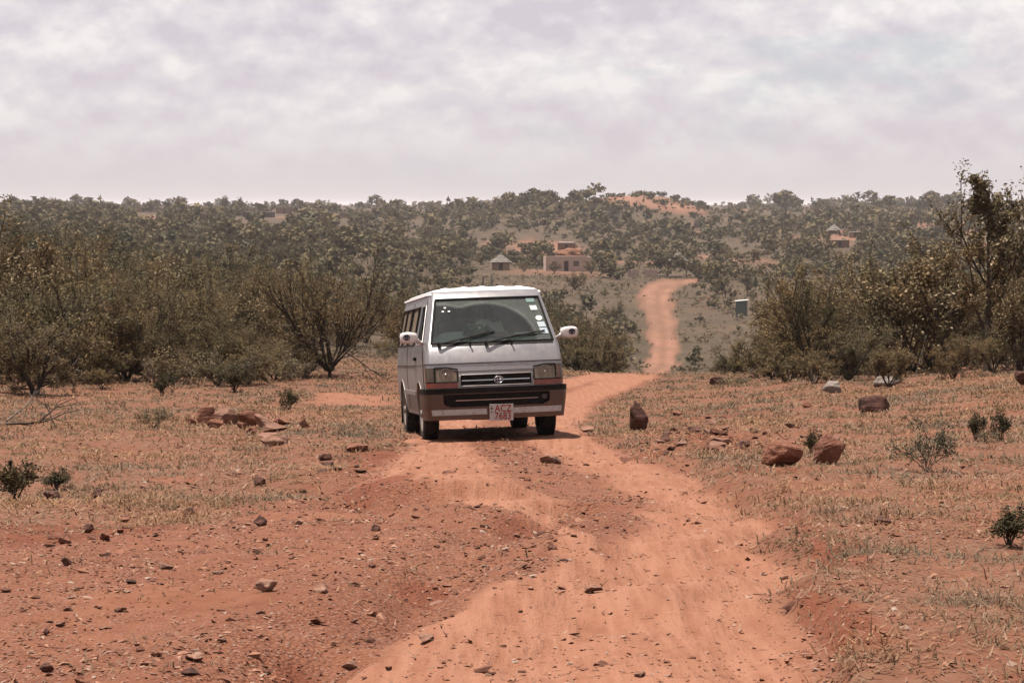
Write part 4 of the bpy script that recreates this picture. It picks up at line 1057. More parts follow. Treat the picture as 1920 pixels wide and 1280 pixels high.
round_hut('round mud hut with stepped grey thatched roof left of the brick house', 939, 507, 490, 1.95, 1.95, 1.75, M['mud'])
round_hut('thatched hut whose grey cone roof shows above the trees behind the far bend', 1270, 500, 520, 2.0, 1.9, 2.0, M['mud'])
round_hut('small pale thatched hut alone in the bush of the right hillside', 1563, 446, 760, 2.1, 1.3, 2.2, M['brickred'])

# the unroofed brick wall with a gap at the bend of the track
o = thing('ruined_wall', 'low roofless brick wall with a gap at the far bend of the track', 'wall', spot(1205, 523, 462), R(-2))
for x0, x1, h in ((-3.1, -.75, 1.55), (.45, 3.0, 1.75)):
    bm = bmesh.new(); n = 5; z = [h + random.uniform(-.12, .08) for _ in range(n)]
    for i in range(n): box(bm, x0 + (x1 - x0) * i / n, x0 + (x1 - x0) * (i + 1) / n, -.12, .12, -.4, z[i])
    bmobj('wall', bm, M['brick'], o)
bm = bmesh.new(); box(bm, -3.1, -2.9, .12, 3.2, -.4, 1.5); box(bm, 2.8, 3.0, .12, 3.2, -.4, 1.6); bmobj('side_wall', bm, M['brick'], o)

# pit latrine: grey green box with a white lid of a roof
o = thing('latrine', 'grey green latrine box with white slab roof right of the far track', 'latrine', spot(1391, 584, 330) + Vector((0, 0, .25)), R(-10))
bm = bmesh.new(); wall_plate(bm, -.8, .8, -.8, 2.05, -.8, .12, [(.2, .75, 0, 1.75)])
for a, b in (((-.8, .8), (-.8, -.8)), ((.8, -.8), (.8, .8)), ((.8, .8), (-.8, .8))): bm.faces.new([bm.verts.new(p) for p in ((*a, -.8), (*b, -.8), (*b, 2.05), (*a, 2.05))])
bmobj('wall', bm, M['greenwall'], o)
bm = bmesh.new(); box(bm, -.98, .98, -.98, .98, 2.05, 2.15, .02)
for v in bm.verts: v.co.z += .09 * v.co.x
bmobj('roof', bm, M['tin'], o)
bm = bmesh.new(); box(bm, .22, .73, -.72, -.68, 0, 1.74); bmobj('door', bm, M['greenwall'], o)

for px, py, d, h, lab in ((905, 541, 395, 1.9, 'thick grey fence post behind the roof of the minibus, left of the pair'), (921, 541, 395, 1.9, 'thick grey fence post behind the roof of the minibus, right of the pair'), (1374, 590, 330, 1.9, 'leaning wooden post beside the grey green latrine'), (1008, 520, 470, 1.5, 'thin fence post in front of the pale brick house yard'), (1147, 521, 466, 1.5, 'thin fence post beside the track just left of the ruined wall')):
    bm = bmesh.new(); r = .26 if 'thick' in lab else .09
    tube(bm, [(0, 0, -.3), (.02, 0, h * .5), (.10 if 'lean' in lab else .03, 0, h)], [r, r * .95, r * .8], 8)
    tag(bmobj('fence_post', bm, M['post'], loc=spot(px, py, d)), lab, 'post', 'fence posts in the valley')
for px, top, d, lab in ((867, 371, 1300, 'thin utility pole on the skyline above the minibus, taller of the pair'), (858, 377, 1320, 'thin utility pole on the skyline above the minibus, shorter of the pair'), (350, 376, 1500, 'thin utility pole on the left skyline left of the two tall trees'), (1400, 376, 1600, 'thin utility pole on the skyline right of the bare orange hill'), (1565, 378, 1600, 'thin utility pole on the skyline left of the dark right hand trees')):
    b = spot(px, 392, d); tp = P(px, top, d); h = tp.z - b.z
    bm = bmesh.new(); tube(bm, [(0, 0, -1), (0, 0, h)], [.20, .16], 6); tube(bm, [(-1.1, 0, h - .7), (1.1, 0, h - .7)], .10, 5)
    tag(bmobj('utility_pole', bm, M['post'], loc=b), lab, 'pole', 'utility poles on the skyline')

# orange earth heap behind the house
bm = bmesh.new(); r = bmesh.ops.create_icosphere(bm, subdivisions=4, radius=1)
for v in bm.verts:
    n = mnoise.fractal(v.co * 1.7, 1, 2, 4); v.co = Vector((v.co.x * 4.2, v.co.y * 3.0, v.co.z * 1.9)) * (1 + .30 * n)
tag(bmobj('earth_heap', bm, mat_simple('orange_earth', (.220, .088, .046), (.15, .062, .034), 1.2, .95, bump=.4), smooth=True, loc=spot(1070, 474, 620)), 'heap of orange earth behind the pale brick house', 'heap')

# ------------------------------------------------------------------ rocks
def hull_rock(seed, dims, npts=16, detail=2, rough=.06, flat=False):
    rr = random.Random(seed); bm = bmesh.new()
    for _ in range(npts):
        v = Vector((rr.gauss(0, 1), rr.gauss(0, 1), rr.gauss(0, 1))).normalized() * rr.uniform(.82, 1.0)
        bm.verts.new(v)
    g = bmesh.ops.convex_hull(bm, input=bm.verts)
    bmesh.ops.delete(bm, geom=[v for v in bm.verts if not v.link_faces], context='VERTS')
    if detail:
        bmesh.ops.bevel(bm, geom=list(bm.edges), offset=.06, segments=1, affect='EDGES')
        bmesh.ops.triangulate(bm, faces=bm.faces)
        for _ in range(detail): bmesh.ops.subdivide_edges(bm, edges=bm.edges, cuts=1, use_grid_fill=True)
        for v in bm.verts:
            n = mnoise.fractal(v.co * 2.2 + Vector((seed, 0, 0)), 1, 2, 5); v.co += v.co.normalized() * n * rough
    for v in bm.verts: v.co = Vector((v.co.x * dims[0] / 2, v.co.y * dims[1] / 2, v.co.z * dims[2] / 2))
    return bm
def rock(name, label, px0, px1, py0, py1, mat, seed, depth=.8, npts=16, sink=.22, rz=0.0, cat='rock', tiltx=0.0, tilty=0.0, d=None, group='rocks beside the track'):
    """a boulder filling this box of the photograph, bottom on the ground"""
    cx = (px0 + px1) / 2; b = spot(cx, py1 - (py1 - py0) * .10, d); k = b.y / F
    w = (px1 - px0) * k; h = (py1 - py0) * k * 1.18
    bm = hull_rock(seed, (w * 1.10, w * depth, h * (1 + sink)), npts)
    o = bmobj(name, bm, mat, loc=(b.x, b.y + w * depth * .28, b.z + h * .5 - h * .17)); o.rotation_euler = (tiltx, tilty, rz)
    return tag(o, label, cat, group)
RK, DK, TN, PL = M['rock'], M['rockdark'], M['rocktan'], M['rockpale']
rock('boulder', 'upright dark red boulder standing right of the minibus at the track edge', 1171, 1218, 754, 812, DK, 3, .8, 12)
rock('boulder', 'big brown boulder left of the small dark spiky plant', 1429, 1513, 850, 902, RK, 11, .9, 18)
rock('boulder', 'peaked brown boulder right of the small dark spiky plant', 1526, 1596, 844, 898, RK, 23, .9, 13, tilty=R(-22))
rock('boulder', 'wide dark boulder with flat pale top on the right slope', 1606, 1682, 741, 776, DK, 34, .8, 16)
rock('pale_stone', 'rounded pale stone left of the long pale slab under the right bushes', 1545, 1585, 713, 738, PL, 41, .8, 20)
rock('pale_stone', 'long pale slab lying under the right hand bushes', 1637, 1696, 702, 727, PL, 47, .7, 16, tilty=R(-8))
rock('boulder', 'dark boulder cut by the right edge of the picture', 1903, 1945, 692, 726, DK, 52, .9, 14)
rock('boulder', 'low dark rock in the grass above the red rubble right of the minibus', 1331, 1366, 706, 722, DK, 56, .8, 14)
rock('rock', 'reddish upright slab at the left end of the rock heap left of the track', 362, 407, 759, 795, RK, 61, .7, 11)
rock('rock', 'flat pale slab leaning in the middle of the rock heap left of the track', 395, 452, 764, 797, TN, 67, .7, 12, tilty=R(14))
rock('rock', 'red stone at the back of the rock heap beside the flat pale slab', 436, 490, 772, 802, RK, 71, .8, 13)
rock('rock', 'pale topped block right of the red stone in the rock heap', 455, 522, 780, 808, TN, 75, .7, 12, tilty=R(8))
rock('rock', 'upper layered tan slab at the right end of the rock heap', 486, 540, 795, 815, TN, 81, .8, 14)
rock('rock', 'lower layered tan slab at the right end of the rock heap', 474, 540, 806, 834, TN, 83, .8, 14, tilty=R(6))
rock('rock', 'small flat tan stone under the layered slabs of the rock heap', 480, 530, 828, 848, TN, 87, .8, 12)
rock('rock', 'broken red block in front of the upright red slab of the rock heap', 384, 420, 784, 803, RK, 92, .9, 11)
rock('rock', 'small red wedge between pale slab and tan block of the rock heap', 436, 466, 790, 809, RK, 93, .9, 10, tilty=R(15))
rock('rock', 'squat red stone under the pale topped block of the rock heap', 452, 490, 800, 818, RK, 94, .9, 12)
rock('rock', 'red stone leaning behind the layered tan slabs of the rock heap', 502, 544, 784, 804, RK, 95, .8, 11, tilty=R(-12))
rock('rock', 'small broken red stone left of the upright red slab', 342, 366, 782, 797, RK, 96, .9, 11)
rock('rock', 'single tan stone in the grass right of the rock heap', 556, 582, 791, 807, RK, 91, .8, 12)
for i, (a, b, c, d_, m, lab) in enumerate((
    (72, 106, 914, 938, 'd', 'dark stone beside the dark bush at the left edge'), (162, 190, 914, 932, 'd', 'dark stone standing alone in the grass right of the left edge bush'),
    (470, 498, 972, 992, 'd', 'square dark stone on bare earth at the end of the left grass'), (466, 496, 888, 906, 'd', 'dark stone in the grass below the rock heap'),
    (545, 572, 990, 1000, 't', 'flat grey stone on the rubble right of the square dark stone'), (690, 712, 1000, 1012, 'd', 'small dark block on the smooth earth left of the gully'),
    (1010, 1053, 858, 876, 't', 'flat tan slab on the track in front of the minibus'), (1036, 1056, 864, 876, 'd', 'small dark stone on the flat tan slab before the minibus'),
    (1234, 1264, 822, 842, 'd', 'dark stone at the right track edge below the upright boulder'), (1385, 1412, 842, 856, 'd', 'dark stone in the rubble left of the big brown boulder'),
    (1470, 1498, 836, 850, 'r', 'red stone behind the big brown boulder'), (1352, 1376, 832, 846, 't', 'tan stone in the rubble row right of the track'),
    (1290, 1325, 806, 820, 'd', 'dark flat stone in the rubble row right of the track'), (1500, 1530, 757, 768, 'r', 'flat red stone in the grass left of the wide dark boulder'),
    (1645, 1678, 1000, 1012, 'd', 'dark stone on bare red earth at the right side'), (1758, 1774, 1016, 1024, 'd', 'small dark stone on bare red earth near the right edge bush'),
    (100, 134, 1002, 1022, 'r', 'red stone in the rubble at the left side'), (148, 172, 984, 1002, 'd', 'dark stone in the rubble at the left side'), (172, 206, 1000, 1020, 'r', 'reddish stone right of the dark rubble stone at the left side'),
    (335, 362, 952, 968, 'd', 'dark flat stone at the foot of the left grass'), (215, 240, 966, 980, 'r', 'small red stone at the foot of the left grass'), (104, 128, 1056, 1072, 'd', 'dark stone in the lower left rubble'),
    (470, 520, 1092, 1118, 't', 'rounded tan stone half sunk in the lower left gravel'), (580, 618, 1108, 1126, 't', 'rounded tan stone half sunk left of the gully'),
    (630, 670, 1186, 1206, 't', 'rounded tan stone at the lip of the smooth track'), (775, 820, 1182, 1198, 't', 'flat brown stone sunk in the smooth track'), (1090, 1135, 1094, 1110, 't', 'flat brown stone sunk in the middle of the track'),
    (800, 838, 1086, 1100, 't', 'long pale stone in the bottom of the gully'), (335, 380, 1224, 1240, 't', 'flat tan stone in the gravel at the bottom left'), (125, 158, 1262, 1278, 'r', 'red stone at the very bottom left'),
    (62, 92, 1230, 1248, 'd', 'dark stone in the gravel at the bottom left corner'), (70, 86, 1166, 1180, 'd', 'small dark stone above the bottom left corner'), (1000, 1040, 968, 980, 'd', 'dark flat slab in the middle of the stony channel'),
    (255, 275, 904, 912, 't', 'pale flat stone right of the dark left stone'), (640, 690, 838, 856, 'r', 'red slab at the left bank of the track'), (590, 625, 848, 862, 'd', 'dark slab at the left bank of the track'),
    (1085, 1118, 806, 818, 't', 'flat tan stone at the edge of the grass right of the minibus'), (1405, 1428, 700, 710, 't', 'flat pale stone in the grass under the right bushes'), (1255, 1290, 776, 786, 'r', 'red flat stone in the rubble behind the upright boulder'),
    (1425, 1465, 846, 858, 'r', 'low red stone touching the big brown boulder'))):
    mm = {'d': DK, 'r': RK, 't': TN}[m]
    rock('stone', lab, a, b, c, d_, mm, 200 + i, 1.0, 11, rz=0, cat='stone', group='single stones on and beside the track')

ORD = ['first', 'second', 'third', 'fourth', 'fifth', 'sixth', 'seventh', 'eighth', 'ninth', 'tenth', 'eleventh', 'twelfth', 'thirteenth', 'fourteenth', 'fifteenth', 'sixteenth', 'seventeenth', 'eighteenth', 'nineteenth', 'twentieth'] + ['twenty ' + q for q in ('first', 'second', 'third', 'fourth', 'fifth', 'sixth', 'seventh', 'eighth', 'ninth')]
# rubble by the far track: rows of stones laid round the red patch right of it
sv = [bmesh.new() for _ in range(6)]; stone_me = []
for i in range(6):
    bm = hull_rock(300 + i, (1, 1, .62), 11, 0); me = bpy.data.meshes.new('stone'); bm.to_mesh(me); bm.free(); me.materials.append([M['rock'], M['rockdark'], M['rocktan'], M['rock'], M['rocktan'], M['rockdark']][i]); stone_me.append(me)
rr = random.Random(8)
def stone_row(pts, n, size, lab, grp):
    made = []
    for k in range(n):
        q = rr.random() * (len(pts) - 1); i = int(q); f = q - i
        px = pts[i][0] * (1 - f) + pts[i + 1][0] * f; py = pts[i][1] * (1 - f) + pts[i + 1][1] * f
        b = spot(px + rr.uniform(-2, 2), py + rr.uniform(-1, 1)); s = size * rr.uniform(.5, 1.3)
        o = obj('stone', stone_me[rr.randrange(6)], loc=b); o.scale = (s, s, s * rr.uniform(.7, 1.1)); o.rotation_euler = (rr.uniform(-.3, .3), rr.uniform(-.3, .3), rr.uniform(0, 6)); tag(o, '', 'stone', grp); made.append(o)
    for k, o in enumerate(sorted(made, key=lambda q: q.location.x / q.location.y)): o['label'] = f'{ORD[k]} from left: {lab}'
stone_row([(1296, 576), (1330, 573), (1365, 576)], 26, .55, 'stone in the row along the red patch right of valley track', 'stones laid round the red patch in the valley')
stone_row([(1310, 565), (1325, 559), (1345, 562)], 22, .7, 'stone in the low heap above the red valley patch', 'stones heaped above the red patch in the valley')
stone_row([(1335, 548), (1360, 552), (1410, 550)], 14, .8, 'stone scattered below the two small trees above the latrine', 'stones scattered below the two small trees')
stone_row([(1088, 524), (1100, 519), (1112, 522)], 16, .8, 'stone in the pile right of the pale brick house', 'stone pile beside the brick house')

# loose stones lying about the near ground: the 240 largest as objects, the rest as gravel
def scatter(n, dmin, dmax, seed, wide=False):
    r = np.random.default_rng(seed); d = np.exp(r.uniform(math.log(dmin), math.log(dmax), n)); x = r.uniform(-1, 1, n) * (.262 * d + (2.0 if wide else 0)); return x, d, r
x, y, r = scatter(9000, 7.2, 34, 5)
sm, gr, gv, far, bare = masks(x, y)
pxs = 960 + F * x / y
side = sst(.3, .6, fbm(x * .7, y * .7, 61))
w = gv * .9 + .15 * gr * side + .05 * bare * (1 - sm) + .30 * np.exp(-(seg_dist(x, y, GULW) / .45) ** 2) * (y < 18) + .012 * sm
w = w + 2.0 * np.exp(-((pxs - 1320) / 120) ** 4 - ((y - 26.5) / 3.8) ** 4) + .8 * np.exp(-((pxs - 120) / 200) ** 4 - ((y - 13.6) / 1.5) ** 4)
w = w * np.where((np.abs(x - VAN_O.x) < 1.1) & (y > 26.8) & (y < 32), 0, 1)
keep = r.random(len(x)) < w * .30
x, y = x[keep][:245], y[keep][:245]; z = ground(x, y)
gvn = gv[keep][:245]; grn = gr[keep][:245]; smn = sm[keep][:245]; pxn = pxs[keep][:245]
loose = []
for i in range(len(x)):
    s = float(np.clip(r.lognormal(-2.95, .42), .03, .14)) * (1 + max(0, (y[i] - 14)) * .02) * (1 + 1.1 * math.exp(-((pxn[i] - 1320) / 120) ** 4 - ((y[i] - 26.5) / 3.8) ** 4))
    o = obj('loose_stone', stone_me[(0, 2, 3, 4, 0, 2, 3, 1)[int(r.integers(8))]], loc=(x[i], y[i], z[i] + s * .10)); o.scale = (s * r.uniform(.8, 1.3), s * r.uniform(.7, 1.1), s * r.uniform(.3, .75)); o.rotation_euler = (r.uniform(-.35, .35), r.uniform(-.35, .35), r.uniform(0, 6.3))
    if grn[i] > .5: zone = 'in dry grass'
    elif smn[i] > .5: zone = 'on smooth track'
    elif y[i] > 19: zone = 'on stony crest'
    elif pxn[i] < 640: zone = 'on left gravel apron'
    else: zone = 'in stony channel'
    tone = ('reddish', 'dark', 'tan', 'reddish', 'tan', 'dark')[stone_me.index(o.data)]
    tag(o, '', 'stone', 'loose stones ' + zone); loose.append((o, tone + ' loose stone', zone, pxn[i], y[i]))

def single_out(items, rows, bands):
    """labels that say which one: look, place, row, landmark band, then order from the left"""
    bk = {}
    for o, look, zone, p, d in items:
        row = next(n for lim, n in rows if d < lim); band = next(n for lim, n in bands if p < lim)
        bk.setdefault((look, zone, row, band), []).append((p, o))
    for (look, zone, row, band), li in bk.items():
        li.sort(key=lambda q: q[0])
        for k, (p, o) in enumerate(li):
            pre = '' if len(li) == 1 else (ORD[k] + ' from left: ' if k < 28 else 'rightmost: ')
            o['label'] = f'{pre}{look} {zone} {row} {band}'.replace('  ', ' ').strip()
rr = random.Random(31)
for k in range(46):
    if k < 34: pxr, pyr, zone = rr.gauss(1325, 78), rr.uniform(766, 864), 'in rubble row right of track'
    else: pxr, pyr, zone = rr.uniform(560, 700), rr.uniform(842, 905), 'on left track bank'
    b = spot(pxr, pyr); q = rr.choice((0, 1, 2, 3, 1, 5, 4)); sz = rr.uniform(.09, .24) * (1 if k < 34 else .7)
    o = obj('loose_stone', stone_me[q], loc=(b.x, b.y, b.z + sz * .12)); o.scale = (sz * rr.uniform(.9, 1.4), sz, sz * rr.uniform(.45, .95)); o.rotation_euler = (rr.uniform(-.4, .4), rr.uniform(-.4, .4), rr.uniform(0, 6.3))
    tag(o, '', 'stone', 'loose stones ' + zone); loose.append((o, ('reddish', 'dark', 'tan', 'reddish', 'tan', 'dark')[q] + ' loose stone', zone, pxr, b.y))
single_out(loose, [(9.5, 'nearest'), (12, 'near'), (15, 'midway'), (20, 'farther'), (99, 'far')], [(300, 'left edge'), (640, 'below rock heap'), (960, 'below minibus'), (1300, 'below upright boulder'), (1600, 'below brown boulders'), (9999, 'right edge')])

def gravel(n, seed):
    protos = []
    for i in range(8):
        bm = hull_rock(400 + i, (1, .8, .34), 6, 0); bmesh.ops.triangulate(bm, faces=bm.faces)
        protos.append((np.array([v.co[:] for v in bm.verts]), np.array([[v.index for v in f.verts] for f in bm.faces]))); bm.free()
    x, y, r = scatter(n * 6, 6.8, 33, seed, True)
    sm, gr, gv, far, bare = masks(x, y)
    pat = sst(.40, .66, fbm(x * 1.7, y * 1.7, 71, 5))
    w = gv * (.40 + .8 * pat) + .012 * sm + .10 * bare * (1 - sm) + .34 * gr * pat * (y < 28)
    w += .7 * np.exp(-(seg_dist(x, y, GULW) / .4) ** 2) * (y < 20) * pat
    k = np.flatnonzero(r.random(len(x)) < w)[:n]; x, y = x[k], y[k]; z = ground(x, y); n = len(x)
    s = np.clip(r.lognormal(-4.1, .52, n), .006, .075) * (1 + np.clip(y - 10, 0, 40) * .035)
    Vs, Fs, off = [], [], 0
    pid = r.integers(0, 8, n)
    for i, (pv, pf) in enumerate(protos):
        ii = np.flatnonzero(pid == i); m = len(ii)
        a = r.uniform(0, 6.28, m); tx, ty = r.normal(0, .22, m), r.normal(0, .22, m)
        sc = np.stack([s[ii] * r.uniform(.8, 1.4, m), s[ii] * r.uniform(.7, 1.2, m), s[ii] * r.uniform(.6, 1.5, m)], 1)
        v = pv[None] * sc[:, None]
        X = v[..., 0] * np.cos(a)[:, None] - v[..., 1] * np.sin(a)[:, None]; Y = v[..., 0] * np.sin(a)[:, None] + v[..., 1] * np.cos(a)[:, None]
        Z = v[..., 2] + X * tx[:, None] + Y * ty[:, None]
        V = np.stack([X + x[ii, None], Y + y[ii, None], Z + (z[ii] + s[ii] * .07)[:, None]], -1)
        Fs.append((pf[None] + (off + np.arange(m) * len(pv))[:, None, None]).reshape(-1, 3)); Vs.append(V.reshape(-1, 3)); off += m * len(pv)
    o = obj('gravel', mesh_from('gravel', np.concatenate(Vs), np.concatenate(Fs), M['gravel'])); tag(o, 'red and tan gravel strewn over the track and verges', kind='stuff')
gravel(48000, 21)

# ------------------------------------------------------------------ plants
def nrm(v): return v / np.maximum(np.linalg.norm(v, axis=-1, keepdims=True), 1e-9)
def tubes_np(S, E, r0, r1, seg=3):
    n = len(S); d = nrm(E - S); ref = np.where(np.abs(d[:, 2:3]) < .9, np.array([[0, 0, 1.0]]), np.array([[1.0, 0, 0]]))
    a = nrm(np.cross(d, ref)); b = np.cross(d, a); V = np.empty((n, 2 * seg, 3))
    for k in range(seg):
        th = 2 * math.pi * k / seg; o = a * math.cos(th) + b * math.sin(th)
        V[:, k] = S + o * r0[:, None]; V[:, seg + k] = E + o * r1[:, None]
    f = np.array([[k, (k + 1) % seg, seg + (k + 1) % seg, seg + k] for k in range(seg)])
    return V.reshape(-1, 3), (f[None] + (np.arange(n) * 2 * seg)[:, None, None]).reshape(-1, 4)

def grow(seed, H, Wd, stems=7, spread=.8, levels=((4, .62, .55, .12), (4, .6, .6, .08), (3, .6, .7, .05)), leaves=6, ll=.06, lw=.026, trunk_r=.04, trunk=0.0, flat=.5, leaf_levels=1, jitter=.5, tmin=.35, leader=False, first=.5, crook=.15, dome=0.0):
    r = np.random.default_rng(seed)
    if leader:
        hs = np.linspace(.12, .94, stems); S = np.stack([r.normal(0, .02, stems), r.normal(0, .02, stems), hs], 1)
        az = r.uniform(0, 6.28, stems); D = nrm(np.stack([np.cos(az) * spread, np.sin(az) * spread, r.uniform(.35, .9, stems)], 1)); L = first * (1.15 - hs) * r.uniform(.7, 1.2, stems)
        rad = np.full(stems, trunk_r * .45) * (1.15 - hs); base = [(np.array([[0, 0, 0.0]] + [[.015 * math.sin(k * 2.1), .015 * math.cos(k * 1.7), .25 * k] for k in (1, 2, 3)]), np.array([[.0158, -.0019, .25], [-.013, -.0145, .5], [.0002, .0056, .75], [.0, .0, 1.0]]))]
        S0 = [base[0][0]]; E0 = [base[0][1]]; R0 = [trunk_r * np.array([1, .78, .5, .25])]; R1 = [trunk_r * np.array([.78, .5, .25, .1])]
    else:
        az = np.arange(stems) * 6.283 / stems + r.normal(0, .35, stems); sp = spread * np.sqrt(r.uniform(.05, 1, stems))
        S = np.zeros((stems, 3)); S[:, 2] = trunk; S[:, :2] = r.normal(0, .025, (stems, 2))
        D = nrm(np.stack([np.cos(az) * sp, np.sin(az) * sp, np.ones(stems) * .8], 1)); L = first * r.uniform(.75, 1.15, stems) * (1 - dome * (1 - sp / spread))
        rad = np.full(stems, trunk_r * (.7 if trunk else 1))
        S0, E0, R0, R1 = [], [], [], []
        if trunk: S0 = [np.array([[0, 0, 0.0]])]; E0 = [np.array([[0.01, 0, trunk + .02]])]; R0 = [np.array([trunk_r * 1.2])]; R1 = [np.array([trunk_r])]
    tips = []
    def add(S, D, L, rad):
        bend = nrm(D + r.normal(0, crook, D.shape)); mid = S + D * (L * .5)[:, None]; end = mid + bend * (L * .5)[:, None]
        S0.extend([S, mid]); E0.extend([mid, end]); R0.extend([rad, rad * .8]); R1.extend([rad * .8, rad * .6]); return mid, end, bend
    mid, end, bend = add(S, D, L, rad)
    nlev = len(levels)
    for li, (k, ratio, sprd, up) in enumerate(levels):
        n = len(S); idx = np.repeat(np.arange(n), k); tt = r.uniform(tmin, 1, n * k); tt[::k] = 1
        q = tt[:, None]; pos = np.where(q < .5, S[idx] + (mid[idx] - S[idx]) * (q / .5), mid[idx] + (end[idx] - mid[idx]) * ((q - .5) / .5))
        nd = bend[idx] + r.normal(0, sprd, (n * k, 3)); nd[:, 2] = nd[:, 2] * (1 - .5 * flat * (li > 0)) + up; nd = nrm(nd)
        nl = L[idx] * ratio * r.uniform(.65, 1.25, n * k); nrad = np.maximum(rad[idx] * .55, .0022)
        S, D, L, rad = pos, nd, nl, nrad
        mid, end, bend = add(S, D, L, rad)
        if li >= nlev - leaf_levels: tips.append((S, mid, end, L))
    S0, E0, R0, R1 = map(np.concatenate, (S0, E0, R0, R1))
    pc = 100 if dome else 99.5; hz = np.percentile(E0[:, 2], pc); wr = np.percentile(np.hypot(E0[:, 0], E0[:, 1]), 99.7 if dome else 98.5)
    sc = np.array([Wd / 2 / wr, Wd / 2 / wr, H / hz])
    big = R0 > .0021
    TV, TF = tubes_np(S0[big] * sc, E0[big] * sc, R0[big] * H, R1[big] * H, 3 if len(S0) > 300 else 5)
    LC = []
    for S, mid, end, L in tips:
        n = len(S); idx = np.repeat(np.arange(n), leaves); q = r.uniform(.1, 1.08, n * leaves)[:, None]
        c = np.where(q < .5, S[idx] + (mid[idx] - S[idx]) * (q / .5), mid[idx] + (end[idx] - mid[idx]) * ((q - .5) / .5)) * sc
        c = c + r.normal(0, ll * jitter, c.shape); ax = nrm(nrm((end - S)[idx] * sc) * .6 + r.normal(0, .8, c.shape) * np.array([1, 1, 1 - .55 * flat]))
        nn = nrm(np.array([0, 0, 1.0]) * flat * 1.4 + r.normal(0, .75, c.shape)); sd = nrm(np.cross(nn, ax))
        l = ll * r.uniform(.6, 1.35, n * leaves)[:, None]; w = lw * r.uniform(.6, 1.35, n * leaves)[:, None]
        LC.append(np.stack([c - ax * l * .5, c + sd * w * .5, c + ax * l * .5, c - sd * w * .5], 1))
    LV = np.concatenate(LC).reshape(-1, 3) if leaves else np.zeros((0, 3))
    LV[:, 2] = np.maximum(LV[:, 2], .02) if len(LV) else 0
    return (TV, TF), (LV, np.arange(len(LV)).reshape(-1, 4))

def proto(name, seed, leafm, H, Wd, **kw):
    (TV, TF), (LV, LF) = grow(seed, H, Wd, **kw)
    tm = mesh_from('trunk', TV, TF, M['bark']); cm = mesh_from('crown', LV, LF, M[leafm]) if len(LV) else None
    def whole():                       # trunk and crown in one mesh, for copies too small to show them apart
        if 'w' not in d:
            d['w'] = mesh_from(name, np.concatenate([TV, LV]), np.concatenate([TF, LF + len(TV)]), [M['bark'], M[leafm]], midx=np.r_[np.zeros(len(TF), int), np.ones(len(LF), int)])
        return d['w']
    d = dict(name=name, trunk=tm, crown=cm, whole=whole, H=H, W=Wd); return d

A4 = ((5, .62, .60, .06), (4, .6, .6, .06), (4, .62, .7, .02))
TH = [proto('thorn_bush', 10 + i, 'thorn', 2.4, 3.0 + .3 * (i % 3), stems=6 + i % 3, spread=1.0, levels=A4, leaves=28, ll=.066, lw=.029, trunk_r=.018, flat=.8, jitter=.75, tmin=.15) for i in range(5)]
LB = [proto('leafy_shrub', 30 + i, 'leafy', 2.0, 2.2, stems=8, spread=.85, levels=((4, .6, .55, .15), (4, .6, .6, .1), (3, .6, .7, .1)), leaves=30, ll=.056, lw=.036, trunk_r=.016, flat=.25, jitter=1.1) for i in range(3)]
VASE = proto('thorn_tree', 54, 'thorn', 3.6, 4.0, stems=14, spread=1.35, dome=.30, levels=((5, .66, .36, .10), (4, .66, .42, .10), (4, .66, .5, .06)), leaves=7, ll=.07, lw=.024, trunk_r=.014, trunk=.05, flat=.35, first=.44, jitter=.7, crook=.10)
TALL = proto('tall_tree', 63, 'leafy', 5.0, 3.0, stems=14, spread=.50, levels=((6, .52, .48, .22), (4, .55, .55, .10)), leaves=34, ll=.078, lw=.050, trunk_r=.021, leader=True, first=.62, flat=.15, jitter=.75, tmin=.2)
SPARSE = proto('thorn_tree', 71, 'dark', 3.0, 2.8, stems=8, spread=.7, levels=((4, .66, .42, .14), (4, .6, .5, .08), (4, .6, .6, .05)), leaves=14, ll=.07, lw=.028, trunk_r=.02, trunk=.12, flat=.4, jitter=.6)
UMB = [proto('acacia_tree', 81 + i, 'tree', 4.2, 4.2, stems=6, spread=1.0, levels=((4, .62, .5, .02), (4, .6, .55, .0), (3, .6, .6, .0)), leaves=14, ll=.17, lw=.075, trunk_r=.022, trunk=.26, flat=.95, jitter=.6) for i in range(3)]
TM = [proto('thorn_bush', 110 + i, 'thorn', 2.4, 3.2, stems=6, spread=1.0, levels=((4, .62, .55, .12), (4, .6, .6, .06), (3, .62, .7, .02)), leaves=20, ll=.11, lw=.042, trunk_r=.018, flat=.7, jitter=.5) for i in range(4)]
LM = [proto('leafy_shrub', 130 + i, 'leafy', 2.0, 2.2, stems=7, spread=.85, levels=((4, .6, .55, .15), (3, .6, .6, .1), (3, .6, .7, .1)), leaves=16, ll=.095, lw=.062, trunk_r=.016, flat=.3, jitter=.7) for i in range(3)]
FB = [proto('thorn_bush', 210 + i, 'far', 2.6, 3.6, stems=6, spread=1.0, levels=((4, .62, .6, .10), (4, .6, .65, .04)), leaves=4, ll=.62, lw=.30, trunk_r=.02, flat=.5, jitter=.5) for i in range(4)]
FT = [proto('acacia_tree', 230 + i, 'far', 4.6, 4.6, stems=6, spread=.95, levels=((4, .62, .55, .04), (4, .6, .6, .0)), leaves=5, ll=.75, lw=.36, trunk_r=.022, trunk=.28, flat=.8, jitter=.5) for i in range(4)]
FL = [proto('leafy_tree', 250 + i, 'far', 6.0, 4.6, stems=7, spread=.7, levels=((4, .62, .5, .2), (4, .6, .6, .1)), leaves=6, ll=.80, lw=.48, trunk_r=.022, trunk=.2, flat=.2, jitter=.7) for i in range(3)]
